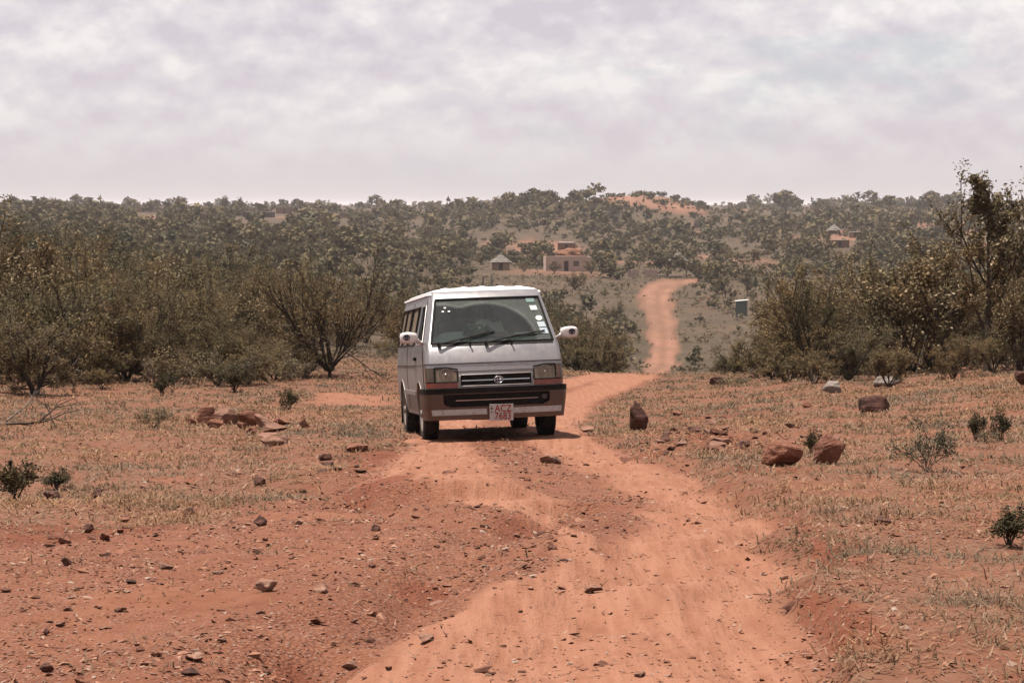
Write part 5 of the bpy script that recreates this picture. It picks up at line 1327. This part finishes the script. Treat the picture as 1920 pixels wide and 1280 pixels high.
SMALL = [proto('small_shrub', 170 + i, 'dark', .55, .55, stems=9, spread=.6, levels=((4, .6, .5, .15), (4, .6, .6, .1)), leaves=10, ll=.045, lw=.020, trunk_r=.016, flat=.3, jitter=.6) for i in range(2)]
WISP = [proto('wispy_shrub', 180 + i, 'greygreen', .6, .9, stems=9, spread=1.0, levels=((4, .6, .5, .12), (4, .6, .6, .06)), leaves=7, ll=.05, lw=.018, trunk_r=.010, flat=.5, jitter=.6) for i in range(2)]

placed = []
def plant(pr, loc, H, Wd, rz, label, cat, group=None, parts=True, name=None, lean=0.0):
    sc = (Wd / pr['W'], Wd / pr['W'], H / pr['H'])
    if parts:
        o = thing(name or pr['name'], label, cat, loc, rz, group, sc); o.rotation_euler = (lean, 0, rz)
        obj('trunk', pr['trunk'], o)
        if pr['crown']: obj('crown', pr['crown'], o)
    else:
        o = obj(name or pr['name'], pr['whole'](), loc=loc); o.scale = sc; o.rotation_euler = (0, 0, rz); tag(o, label, cat, group)
    placed.append((loc[0], loc[1], Wd)); return o
def at(pr, px, py, hpx, wpx, label, cat='bush', rz=0.0, d=None, name=None, group=None, sink=0.0):
    b = spot(px, py, d); k = b.y / F; b.z -= sink
    return plant(pr, b, hpx * k, wpx * k, rz, label, cat, group, True, name)

# the plants one can point at
at(VASE, 616, 705, 284, 305, 'open vase shaped thorn tree with dark bare stems left of the minibus', 'tree', .4, 56)
at(TALL, 1853, 690, 372, 250, 'tall sparse tree rising above the skyline at the right edge', 'tree', 1.0, 50)
at(LB[0], 1735, 700, 240, 300, 'large brown leaved bush left of the tall sparse tree', 'bush', .3, 53, 'leafy_bush')
at(LB[1], 1912, 712, 200, 150, 'dense shiny leaved bush cut by the right edge of the picture', 'bush', 2.0, 47, 'leafy_bush')
at(SPARSE, 1522, 706, 188, 180, 'dark thorny tree with upright twigs right of the valley track', 'tree', .9, 52)
at(LB[2], 1668, 712, 84, 92, 'small round shiny leaved bush above the pale slab', 'bush', .2, 44)
at(TH[0], 1790, 712, 92, 120, 'low feathery bush at the foot of the tall sparse tree', 'bush', .5, 46)
at(TH[1], 1592, 705, 120, 170, 'feathery thorn bush between the dark thorny tree and the round shiny bush', 'bush', 1.5, 50)
at(TH[2], 1440, 700, 100, 150, 'low grey thorn bush left of the dark thorny tree', 'bush', 2.5, 60)
at(TH[3], 1380, 690, 62, 90, 'lowest thorn bush at the left end of the right hand thicket', 'bush', .5, 68)
at(TH[4], 1650, 690, 170, 190, 'feathery bush behind the round shiny leaved bush', 'bush', .9, 58)
at(TH[0], 1810, 690, 210, 230, 'dark mass of thorn branches behind the tall sparse tree', 'bush', 3.0, 60)
at(TH[1], 65, 757, 165, 250, 'dark dense thorn bush at the left edge beside the dead branches', 'bush', .4, 46)
at(TH[2], 232, 722, 190, 260, 'spreading thorn bush with layered sprays second from the left edge', 'bush', .7, 54)
at(SMALL[0], 302, 745, 42, 48, 'small dark shrub in the grass before the left thicket', 'shrub', .3)
at(SMALL[1], 438, 737, 52, 62, 'dark round shrub in the grass between thicket and rock heap', 'shrub', 1.3)
at(SMALL[0], 540, 770, 44, 44, 'thin dark shrub right of the rock heap', 'shrub', 2.3)
at(WISP[0], 285, 806, 60, 90, 'grey green wispy shrub left of the rock heap', 'shrub', .3)
at(SMALL[1], 460, 790, 34, 50, 'small dark shrub behind the rock heap', 'shrub', .3, 33)
at(WISP[1], 1742, 905, 110, 150, 'grey wispy shrub in the grass right of the peaked boulder', 'shrub', .3)
at(SMALL[0], 1900, 1052, 78, 120, 'dark green leafy shrub cut by the right edge near the bottom', 'shrub', .6, name='leafy_shrub')
at(SMALL[1], 22, 935, 82, 95, 'dark dense shrub with upright shoot at the left edge', 'shrub', .2)
at(SMALL[0], 100, 915, 40, 80, 'low dark shrub beside the stone near the left edge', 'shrub', 1.2)
at(WISP[0], 1380, 725, 30, 80, 'pale wispy shrub under the right hand thicket', 'shrub', .2)
at(TH[3], 1122, 628, 66, 96, 'dark round bush on the slope just right of the minibus', 'bush', .2, 190)
at(TH[4], 1062, 700, 90, 120, 'bush whose crown shows behind the right mirror of the minibus', 'bush', 1.2, 110)
at(TH[0], 1098, 690, 60, 90, 'low bush on the slope under the dark round bush right of the minibus', 'bush', 1.9, 130)
at(TH[2], 1078, 540, 36, 48, 'dark bush in front of the pale brick house', 'bush', .4, 400)
at(TM[1], 1040, 518, 20, 34, 'low bush before the left end of the pale brick house', 'bush', .9, 472)
at(TM[2], 1108, 520, 24, 40, 'bush beside the right corner of the pale brick house', 'bush', 1.9, 476)
at(UMB[2], 1128, 500, 34, 44, 'tree behind the right corner of the pale brick house', 'tree', .2, 510)
at(TM[3], 982, 512, 16, 26, 'low bush between round mud hut and brick house', 'bush', .2, 478)
at(UMB[0], 865, 496, 38, 52, 'dark twin crowned tree left of the round mud hut', 'tree', .4, 500)
at(UMB[1], 1008, 503, 46, 36, 'tree at the left corner of the pale brick house', 'tree', .4, 505)
at(UMB[2], 1252, 522, 50, 92, 'spreading umbrella tree in front of the cone roofed hut', 'tree', 1.4, 470)
at(UMB[0], 1287, 524, 40, 42, 'narrow tree right of the umbrella tree at the far bend', 'tree', 2.4, 465)
at(UMB[1], 1360, 552, 44, 44, 'left one of two small trees above the latrine', 'tree', .4, 385)
at(UMB[2], 1402, 549, 44, 50, 'right one of two small trees above the latrine', 'tree', .9, 385)
at(TM[0], 1420, 590, 30, 34, 'bush leaning over the right side of the latrine', 'bush', .9, 325)
at(FT[0], 1028, 384, 24, 34, 'tall flat topped tree on the skyline of the wooded hill', 'tree', .4, 930)
at(FL[0], 422, 393, 30, 15, 'narrow tall tree of the skyline pair left of the minibus', 'tree', .4, 1050)
at(FT[1], 452, 394, 30, 28, 'flat topped tree of the skyline pair left of the minibus', 'tree', .4, 1050)
at(FL[1], 590, 418, 40, 66, 'round dark tree standing on the slope before the pale roofed house', 'tree', .4, 700)
at(FL[2], 18, 384, 36, 32, 'pale tall tree on the skyline at the far left edge', 'tree', .4, 800)
at(FL[0], 48, 392, 28, 44, 'dark round tree on the skyline right of the far left pale tree', 'tree', .4, 760)
at(FL[1], 95, 391, 26, 22, 'pale narrow tree on the left skyline', 'tree', 1.4, 850)
at(FL[2], 1647, 390, 19, 8, 'narrow pointed tree on the right skyline', 'tree', .4, 1500)
at(FL[0], 1672, 391, 18, 32, 'broad dark tree on the right skyline next to the pointed one', 'tree', 1.4, 1500)
for i, (px, py, h) in enumerate(((1210, 372, 6), (1240, 371, 9), (1262, 374, 7), (1192, 375, 8), (1285, 380, 9), (1298, 383, 8), (1150, 379, 10))):
    at(FB[i % 4], px, py + 2, h, h * 2.2, ['small tree left of the top of the bare orange hill', 'small tree on the very top of the bare orange hill', 'small tree just right of the top of the bare orange hill', 'small tree on the upper left shoulder of the bare orange hill', 'small tree on the right shoulder of the bare orange hill', 'small tree at the right foot of the bare orange hill', 'small tree at the left foot of the bare orange hill'][i], 'tree', i * 1.1, 985 + 5 * i, 'hill_tree', 'trees on the bare orange hill')

# spiky dark succulents
M['succ'] = mat_simple('dark_succulent', (.022, .022, .016), (.045, .038, .026), 12, .7)
def succulent(label, px, py, hpx, lobes, seed):
    r = random.Random(seed); b = spot(px, py); k = b.y / F; o = thing('succulent', label, 'plant', b); h = hpx * k
    for (dx, hh, wr) in lobes:
        bm = bmesh.new(); n = 9; pts = [(dx * k + r.uniform(-.006, .006), 0, h * hh * i / n) for i in range(n + 1)]
        tube(bm, pts, [h * wr * .55 * (1 - .55 * i / n) for i in range(n + 1)], 7)
        for q in range(220):
            i = r.random(); a = r.uniform(0, 6.28); rad = h * wr * .5 * (1 - .55 * i); c = Vector((dx * k + rad * math.cos(a), rad * math.sin(a), h * hh * i)); e = c + Vector((math.cos(a) * h * wr * r.uniform(.5, 1.3), math.sin(a) * h * wr * r.uniform(.5, 1.3), h * r.uniform(-.03, .14))); sd = Vector((-math.sin(a), math.cos(a), 0)) * h * .03
            bm.faces.new([bm.verts.new(p) for p in (c - sd, c + sd, e)])
        bmobj('stem', bm, M['succ'], o)
at(SMALL[0], 1524, 872, 50, 40, 'small dark spiky plant between the two brown boulders', 'plant', .3, name='spiky_plant')
at(SMALL[1], 1833, 848, 56, 46, 'left one of two dark ragged plants in the grass at the right side', 'plant', .8, name='ragged_plant')
at(SMALL[0], 1880, 852, 58, 48, 'right one of two dark ragged plants in the grass at the right side', 'plant', 1.9, name='ragged_plant')
at(WISP[0], 1856, 856, 34, 60, 'pale wispy tuft between the two dark ragged plants', 'plant', 1.9, name='grass_tuft')
succulent('tiny dark spiky plant right of the small one between the boulders', 1561, 850, 16, [(0, 1, .20)], 3)
succulent('dark spike rising out of the dense shrub at the left edge', 14, 920, 62, [(0, 1, .10)], 4)

# fallen dead branches at the left edge
def branch(label, px, py, length, rz, lift, seed, d=None, mat='bark'):
    (TV, TF), _ = grow(seed, 1.0, .6, stems=1, spread=.1, levels=((4, .7, .45, .1), (3, .6, .5, .05), (2, .6, .5, 0)), leaves=0, trunk_r=.018, tmin=.4, first=.6)
    o = obj('dead_branch', mesh_from('dead_branch', TV * length, TF, M[mat]), loc=spot(px, py, d)); o.location.z += .03; o.rotation_euler = (0, R(90) - lift, rz); tag(o, label, 'branch', 'dead branches by the left thicket'); return o
branch('dark forked dead branch lying in the grass at the left edge', -15, 803, 1.25, R(8), R(6), 5)
branch('grey dead branch sprawled below the dark forked one at the left edge', 10, 800, .9, R(60), R(28), 6, mat='deadwood')
branch('thin dead twig standing out of the grass left of the rock heap', 100, 812, .55, R(150), R(60), 8)
branch('pale dead stick poking out of the left thicket', 300, 690, .9, R(200), R(58), 9, 47, 'deadwood')

# ---- scattered bush: the 300 largest of each kind as things, the rest as one distant mass
HOUSES = [(486, 44, 935), (632, 26, 955), (274, 26, 1055), (398, 24, 1105), (537, 26, 1085), (1572, 18, 622), (1603, 14, 722), (1563, 16, 762), (1063, 60, 495), (939, 52, 495), (1062, 34, 668), (1205, 40, 465), (1272, 22, 500)]
def density(px, d, x, y):
    """how close the bush stands"""
    sm, gr, gv, far, bare = masks(x, y)
    k = 1 - np.clip(far * 1.2, 0, 1); k = np.maximum(k, .45 * (kopje(x, y) > .3))
    left = (1 - sst(600, 760, px)); right = sst(1425, 1500, px)
    n = fbm(x * .030, y * .016, 101)
    clump = sst(.36, .56, n)
    base = .16 + .84 * clump
    dn = np.where(d < 260, np.maximum(left * np.where(d > 52, 1.0, 0) * (.75 + .25 * clump), right * np.where(d > 56, 1.0, 0) * (.7 + .3 * clump)), 0)
    mid = np.where((d >= 72) & (d < 470), (1 - left) * (1 - right) * (.16 + .50 * clump) , 0)
    fc = FAR_RD(d)[0]; mid = mid * np.where((d > 150) & (d < 470), sst(34, 90, np.abs(px - fc)), 1)
    mid = np.where((px > 940) & (px < 1420) & (d > 240) & (d < 470), mid * .75, mid)
    farb = np.where(d >= 440, base * .41 * (1 + .55 * sst(700, 900, d)), 0)
    farb = np.where((px > 1105) & (px < 1345) & (d > 880) & (d < 1010), farb * .6, farb)
    lr = np.where((d >= 260), np.maximum(left, right) * base * .9, 0)
    res = np.maximum.reduce([dn, mid, farb, lr]) * k
    for hp, hw, hd in HOUSES: res = np.where((np.abs(px - hp) < hw) & (d < hd) & (d > hd * (.70 if hd > 900 else .74)), 0, res)
    return res
def candidates(n, dmin, dmax, seed, alo=-.275, ahi=.275, power=.5):
    r = np.random.default_rng(seed); u = r.random(n)
    d = (dmin ** power + u * (dmax ** power - dmin ** power)) ** (1 / power); x = r.uniform(alo, ahi, n) * d
    return x, d, r
# thicket near and middle distance
x, y, r = candidates(8200, 50, 470, 301, -.32, .32, .75)
px = 960 + F * x / y; keep = r.random(len(x)) < density(px, y, x, y) * .95
x, y, px = x[keep], y[keep], px[keep]
size = np.clip(r.lognormal(.62, .34, len(x)), .9, 3.8) * np.where((px < 560) & (y > 95), 1.12, 1.0) * np.where(px < 600, 1.04, 1.0) * np.where((px > 760) & (px < 1400), .80, 1.0)
kind = r.random(len(x)); order = np.argsort(y)
grid = {}
items = []
for i in order:                                             # keep crowns from standing in one another
    rad = size[i] * .52; ok = True; gx, gy = int(x[i] // 4), int(y[i] // 4)
    for a in (-1, 0, 1):
        for b in (-1, 0, 1):
            for (qx, qy, qr) in grid.get((gx + a, gy + b), ()):
                if (qx - x[i]) ** 2 + (qy - y[i]) ** 2 < ((rad + qr) * .52) ** 2: ok = False; break
    if any((qx - x[i]) ** 2 + ((qy - y[i])) ** 2 < (qw * .40) ** 2 for qx, qy, qw in placed[:34]): ok = False
    if y[i] < 75 and px[i] < 760 and px[i] > 560: ok = False
    if 1150 < px[i] < 1445 and y[i] < 215: ok = False
    if 1320 < px[i] < 1475 and 120 < y[i] < 332: ok = False
    if 880 < px[i] < 1150 and 370 < y[i] < 489: ok = ok and (size[i] < 1.0 or px[i] < 905 or px[i] > 1125)
    if 450 < px[i] < 760 and y[i] < 86: ok = False
    if ok: grid.setdefault((gx, gy), []).append((x[i], y[i], rad)); items.append(i)
lists = {'thorn_bush': [], 'leafy_shrub': [], 'acacia_tree': []}
for i in items:
    kd = 'thorn_bush' if kind[i] < .58 else 'leafy_shrub' if kind[i] < .78 else 'acacia_tree'
    if kd == 'acacia_tree' and y[i] < 95: kd = 'thorn_bush'
    lists[kd].append(i)
ZONES = [(lambda p, d: p < 760 and d < 120, 'in left thicket'), (lambda p, d: p < 760 and d < 250, 'on left rise'), (lambda p, d: p < 760, 'on far left slope'),
         (lambda p, d: p > 1400 and d < 130, 'in right thicket'), (lambda p, d: p > 1400, 'on right slope'), (lambda p, d: p < 1235 and d < 300, 'on near valley slope'), (lambda p, d: p < 1235, 'on valley floor'), (lambda p, d: d < 300, 'on valley grass'), (lambda p, d: True, 'on valley floor')]
LOOK = {'thorn_bush': 'feathery thorn bush', 'leafy_shrub': 'broad leaved bush', 'acacia_tree': 'flat crowned tree'}
CATS = {'thorn_bush': 'bush', 'leafy_shrub': 'bush', 'acacia_tree': 'tree'}
rest = []; many = []; xs_all, ys_all = x.copy(), y.copy()
for kd, li in lists.items():
    li.sort(key=lambda i: -size[i] / y[i])
    for n, i in enumerate(li):
        if n >= 290: rest.append(i); continue
        d = y[i]; p = px[i]; near = d < 140
        pr = {'thorn_bush': (TH if near else TM), 'leafy_shrub': (LB if near else LM), 'acacia_tree': UMB}[kd]; pr = pr[n % len(pr)]
        s = size[i]; h = s * (1.0 if kd != 'acacia_tree' else 1.25); w = s * (1.30 if kd == 'thorn_bush' else 1.1)
        zone = next(z for f, z in ZONES if f(p, d))
        placed_o = plant(pr, (x[i], y[i], gz(x[i], y[i]) - .05), h, w, r.uniform(0, 6.28), '', CATS[kd], LOOK[kd] + ' ' + zone, parts=near); many.append((placed_o, LOOK[kd], zone, p, d))

# low brush at the foot of the thicket
x, y, r = candidates(1100, 44, 95, 555, -.275, .275, .6)
px = 960 + F * x / y; ok = ((px < 600) & (y > 46 + .010 * px) & (y < 75) & (r.random(len(x)) < .9)) | ((px > 600) & (px < 830) & (y > 72) & (r.random(len(x)) < .55)) | ((px > 1395) & (y > 47) & (r.random(len(x)) < .30)) | ((px > 1330) & (px < 1395) & (y > 68) & (y < 80) & (r.random(len(x)) < .5))
x, y, px = x[ok][:260], y[ok][:260], px[ok][:260]
for i in range(len(x)):
    pr = (WISP + [TM[1], TM[3]])[i % 4]; s = r.uniform(.5, 1.1)
    zone = 'before left thicket' if px[i] < 760 else 'under right bushes' if px[i] > 1395 else 'on brow behind minibus'
    o = plant(pr, (x[i], y[i], gz(x[i], y[i])), s * .8, s * 1.4, r.uniform(0, 6.28), '', 'shrub', 'low scrub ' + zone, parts=False, name='low_shrub'); many.append((o, ('wispy grey shrub', 'small wispy shrub', 'low feathery shrub', 'low thorny shrub')[i % 4], zone, px[i], y[i]))

single_out(many, [(56, 'front row'), (66, 'second row'), (80, 'third row'), (100, 'middle rows'), (130, 'back rows'), (180, 'farther back'), (260, 'far back'), (350, 'farther still'), (9999, 'farthest back')],
           [(80, 'at left edge'), (160, 'above dead branches'), (240, 'under left skyline trees'), (320, 'above small dark shrub'), (400, 'above rock heap'), (470, 'under tall skyline pair'), (560, 'left of vase tree'), (690, 'around vase tree'), (820, 'beside minibus'), (960, 'behind minibus roof'), (1110, 'below brick house'), (1240, 'left of valley track'), (1330, 'right of valley track'), (1420, 'below latrine'), (1490, 'left of thorny tree'), (1560, 'around thorny tree'), (1640, 'above pale stone'), (1720, 'above pale slab'), (1800, 'left of tall tree'), (1880, 'around tall tree'), (99999, 'at right edge')])
# far bush as one mass
def realize(name, protos, xs, ys, ss, rz, pick, label, mat):
    Vs, Fs, off = [], [], 0
    zs = ground(xs, ys)
    for k, (pv, pf) in enumerate(protos):
        ii = np.flatnonzero(pick == k); m = len(ii)
        if not m: continue
        c, s = np.cos(rz[ii]), np.sin(rz[ii]); v = pv[None] * ss[ii, None, None]
        X = v[..., 0] * c[:, None] - v[..., 1] * s[:, None] + xs[ii, None]; Y = v[..., 0] * s[:, None] + v[..., 1] * c[:, None] + ys[ii, None]; Z = v[..., 2] + zs[ii, None]
        Vs.append(np.stack([X, Y, Z], -1).reshape(-1, 3)); Fs.append((pf[None] + (off + np.arange(m) * len(pv))[:, None, None]).reshape(-1, pf.shape[1])); off += m * len(pv)
    o = obj(name, mesh_from(name, np.concatenate(Vs), np.concatenate(Fs), mat)); tag(o, label, kind='stuff'); return o
def blob(seed, n, wide, tall, low, leaf):
    """a crown of n loose leaf clumps (triangles) in lobes, unit width"""
    r = np.random.default_rng(seed); nl = 5; lc = np.stack([r.normal(0, .22, nl) * wide, r.normal(0, .22, nl) * wide, low + r.uniform(.25, .75, nl) * (tall - low)], 1)
    c = lc[r.integers(0, nl, n)] + nrm(r.normal(0, 1, (n, 3))) * (r.uniform(.5, 1, (n, 1))) * np.array([.27 * wide, .27 * wide, .26 * (tall - low)])
    ax = nrm(r.normal(0, 1, (n, 3)) * [1, 1, .6]); nn = nrm(r.normal(0, .8, (n, 3)) + [0, 0, .6]); sd = nrm(np.cross(nn, ax)); l = leaf * r.uniform(.6, 1.4, (n, 1))
    V = np.stack([c - ax * l * .6 - sd * l * .4, c + ax * l * .6 - sd * l * .2, c + sd * l * .55], 1).reshape(-1, 3)
    V[:, 2] = np.maximum(V[:, 2], 0.0)
    st = np.array([[-.03, 0, -.05], [.03, 0, -.05], [0.0, 0, low + .3 * (tall - low)], [0, -.03, -.05], [0, .03, -.05], [0, 0, low + .3 * (tall - low)]])
    V = np.concatenate([V, st]); return V, np.arange(len(V)).reshape(-1, 3)
BM = [blob(900 + i, 180, 1.0, .72 + .1 * (i % 3), .02, .135) for i in range(4)] + [blob(910 + i, 170, 1.0, .95, .22, .135) for i in range(3)]
BF = [blob(920 + i, 58, 1.0, .62 + .12 * (i % 3), .02, .225) for i in range(5)] + [blob(930 + i, 58, 1.0, .95, .25, .225) for i in range(3)]
x2, y2, r2 = candidates(17500, 440, 1000, 401, -.30, .30, 1.3)
p2 = 960 + F * x2 / y2; kk = r2.random(len(x2)) < density(p2, y2, x2, y2) * .80
x2, y2 = x2[kk], y2[kk]
rk = np.random.default_rng(77); xk = rk.normal(60, 17, 200); yk = rk.uniform(905, 1050, 200)
xr = np.concatenate([x[:0], np.array([candidates(1, 60, 61, 1)[0][0]])[:0]])
s2 = np.clip(r2.lognormal(.80, .60, len(x2)), .9, 7.0) * np.where((y2 > 780) & (p2[kk] < 700), .8, 1.0)
f = y2 < 640
if rest:
    rest = np.array([i for i in rest if ys_all[i] > 165]); BR = [blob(960 + i, 104, 1.0, .72 + .1 * (i % 3), .02, .16) for i in range(4)] + [blob(970 + i, 104, 1.0, .95, .22, .16) for i in range(3)]
    realize('bush_mass', BR, xs_all[rest], ys_all[rest], size[rest] * 1.25, r2.uniform(0, 6.28, len(rest)), r2.integers(0, 7, len(rest)), 'smaller bushes standing between the larger ones on the slopes', M['far'])
realize('hill_scrub', BF, xk, yk, np.clip(rk.lognormal(.50, .45, 200), .8, 4), rk.uniform(0, 6.28, 200), rk.integers(0, 5, 200), 'scrub growing over the bare orange hill', M['far'])
realize('distant_bush', BM, x2[f], y2[f], s2[f], r2.uniform(0, 6.28, f.sum()), r2.integers(0, 7, f.sum()), 'bushes and small trees scattered over the valley and hillside', M['far'])
realize('far_bush', BF, x2[~f], y2[~f], s2[~f] * 1.1, r2.uniform(0, 6.28, (~f).sum()), r2.integers(0, 8, (~f).sum()), 'bushes closing up towards the top of the hillside', M['far'])
x3, y3, r3 = candidates(4200, 980, 2600, 402, power=.6)
p3 = 960 + F * x3 / y3; kk = (r3.random(len(x3)) < density(p3, y3, x3, y3) * 1.0 + .12) & ~(kopje(x3, y3) > .30)
x3, y3, p3 = x3[kk], y3[kk], p3[kk]; s3 = np.clip(r3.lognormal(.95, .58, len(x3)), 1.6, 10) * np.where((p3 > 1380), 1.25, 1.0)
realize('skyline_wood', BF, x3, y3, s3, r3.uniform(0, 6.28, len(x3)), r3.integers(0, 8, len(x3)), 'belt of trees along the skyline', M['far'])
# knee high scrub that greys the open slopes
x4, y4, r4 = candidates(27000, 150, 600, 403, power=1.0)
sm, gr, gv, far, bare = masks(x4, y4); kk = (far < .15) & (r4.random(len(x4)) < gr * (1 - far) * .75 * sst(.30, .6, fbm(x4 * .09, y4 * .05, 113)))
x4, y4 = x4[kk], y4[kk]; BS = [blob(940 + i, 14, 1.0, .5, .0, .24) for i in range(5)]
realize('low_scrub', BS, x4, y4, np.clip(r4.lognormal(-.55, .5, len(x4)), .25, 1.8), r4.uniform(0, 6.28, len(x4)), r4.integers(0, 5, len(x4)), 'knee high scrub over the open slopes', M['greygreen'])

# ---- dry grass
def grass(n, blades, seed, name, mat, label, hh, dmax=75):
    r = np.random.default_rng(seed); m = n * 6
    d = np.exp(r.uniform(math.log(6.8), math.log(dmax), m)); x = r.uniform(-1, 1, m) * (.262 * d + 2.2)
    sm, gr, gv, far, bare = masks(x, d)
    pat = sst(.46, .64, fbm(x * .9, d * .9, 131 + seed, 5)); pat2 = sst(.42, .60, fbm(x * 2.6, d * 2.6, 137, 4))
    w = gr ** 2 * (.03 + .97 * pat * (.06 + .94 * pat2)) * np.where(d < 24, .62, 1) + .012 * bare * (1 - sm) * pat2
    w = np.where(d > 30, np.maximum(w, gr * .35 * pat2), w)
    k = np.flatnonzero(r.random(m) < w)[:n]; x, d = x[k], d[k]; n = len(x); z = ground(x, d)
    H = hh * np.clip(r.lognormal(0, .38, n), .35, 1.9) * (1 + np.clip(d - 15, 0, 60) * .010)
    idx = np.repeat(np.arange(n), blades); N = len(idx)
    a = r.uniform(0, 6.28, N); out = r.uniform(.15, 1.5, N); h = H[idx] * r.uniform(.5, 1.15, N); wd = (.0006 + .00026 * d[idx]) * r.uniform(.7, 1.3, N)
    dx, dy = np.cos(a), np.sin(a); bx = x[idx] + r.normal(0, .55, N) * H[idx]; by = d[idx] + r.normal(0, .8, N) * H[idx]; bz = z[idx] - .005
    px_, py_ = -dy * wd, dx * wd
    th = r.uniform(.40, 1.40, N); dr = r.uniform(.2, 1.1, N); th2 = th + dr; hm = .5 * h; c1, s1_ = np.cos(th) * hm, np.sin(th) * hm; c2, s2_ = np.cos(th2) * hm, np.sin(th2) * hm
    m1 = np.stack([bx + dx * s1_, by + dy * s1_, bz + c1], 1); tp = np.stack([bx + dx * (s1_ + s2_), by + dy * (s1_ + s2_), bz + np.maximum(c1 + c2, .006)], 1)
    o2 = np.stack([px_, py_, 0 * px_], 1); b0 = np.stack([bx, by, bz], 1)
    V = np.stack([b0 - o2, b0 + o2, m1 + o2 * .8, m1 - o2 * .8, tp], 1).reshape(-1, 3)
    q = np.arange(N) * 5; T = np.concatenate([np.stack([q, q + 1, q + 2], 1), np.stack([q, q + 2, q + 3], 1), np.stack([q + 3, q + 2, q + 4], 1)])
    o = obj(name, mesh_from(name, V, T, mat)); tag(o, label, kind='stuff')
grass(18000, 9, 501, 'dry_grass', M['grass'], 'short dry straw coloured grass on the verges', .068)
grass(14000, 8, 502, 'grey_grass', M['grassg'], 'grey green tufts of grass on the verges', .066)

def litter(n, seed):
    """cut straw and leaf bits lying flat between the tufts"""
    r = np.random.default_rng(seed); m = n * 4
    d = np.exp(r.uniform(math.log(6.8), math.log(45), m)); x = r.uniform(-1, 1, m) * (.262 * d + 2.2)
    sm, gr, gv, far, bare = masks(x, d); k = np.flatnonzero(r.random(m) < gr * (.35 + .65 * fbm(x * 1.4, d * 1.4, 211)) + .03 * bare)[:n]; x, d = x[k], d[k]; n = len(x); z = ground(x, d)
    a = r.uniform(0, 6.28, n); L = r.uniform(.015, .055, n) * (1 + d * .02); w = (.0008 + .0003 * d) * r.uniform(.6, 1.5, n); lift = r.uniform(0, .5, n)
    ax = np.stack([np.cos(a), np.sin(a), lift], 1) * L[:, None]; sd = np.stack([-np.sin(a) * w, np.cos(a) * w, 0 * w], 1); c = np.stack([x, d, z + .006], 1)
    V = np.stack([c - sd, c + sd, c + ax + sd * .4, c + ax - sd * .4], 1).reshape(-1, 3); q = np.arange(n) * 4
    tag(obj('straw_litter', mesh_from('straw_litter', V, np.stack([q, q + 1, q + 2, q + 3], 1), M['grass'])), 'bits of straw lying between the grass tufts', kind='stuff')
litter(52000, 601)

# ------------------------------------------------------------------ air
m = bpy.data.materials.new('air'); m.use_nodes = True; nt = NT(m.node_tree)
v = nt.n('ShaderNodeVolumePrincipled'); v.inputs['Color'].default_value = (.95, .90, .92, 1); v.inputs['Density'].default_value = .00009; v.inputs['Anisotropy'].default_value = .2
o_ = nt.n('ShaderNodeOutputMaterial'); nt.l(v.outputs[0], o_.inputs['Volume'])
bm = bmesh.new(); zmin = min(vv.co.z for vv in bpy.data.meshes['ground'].vertices)
box(bm, -75000, 75000, -500, 12100, zmin - 1, 15.0)
tag(bmobj('haze', bm, m), 'thin pale haze over the valley', kind='stuff')
bpy.context.view_layer.update()
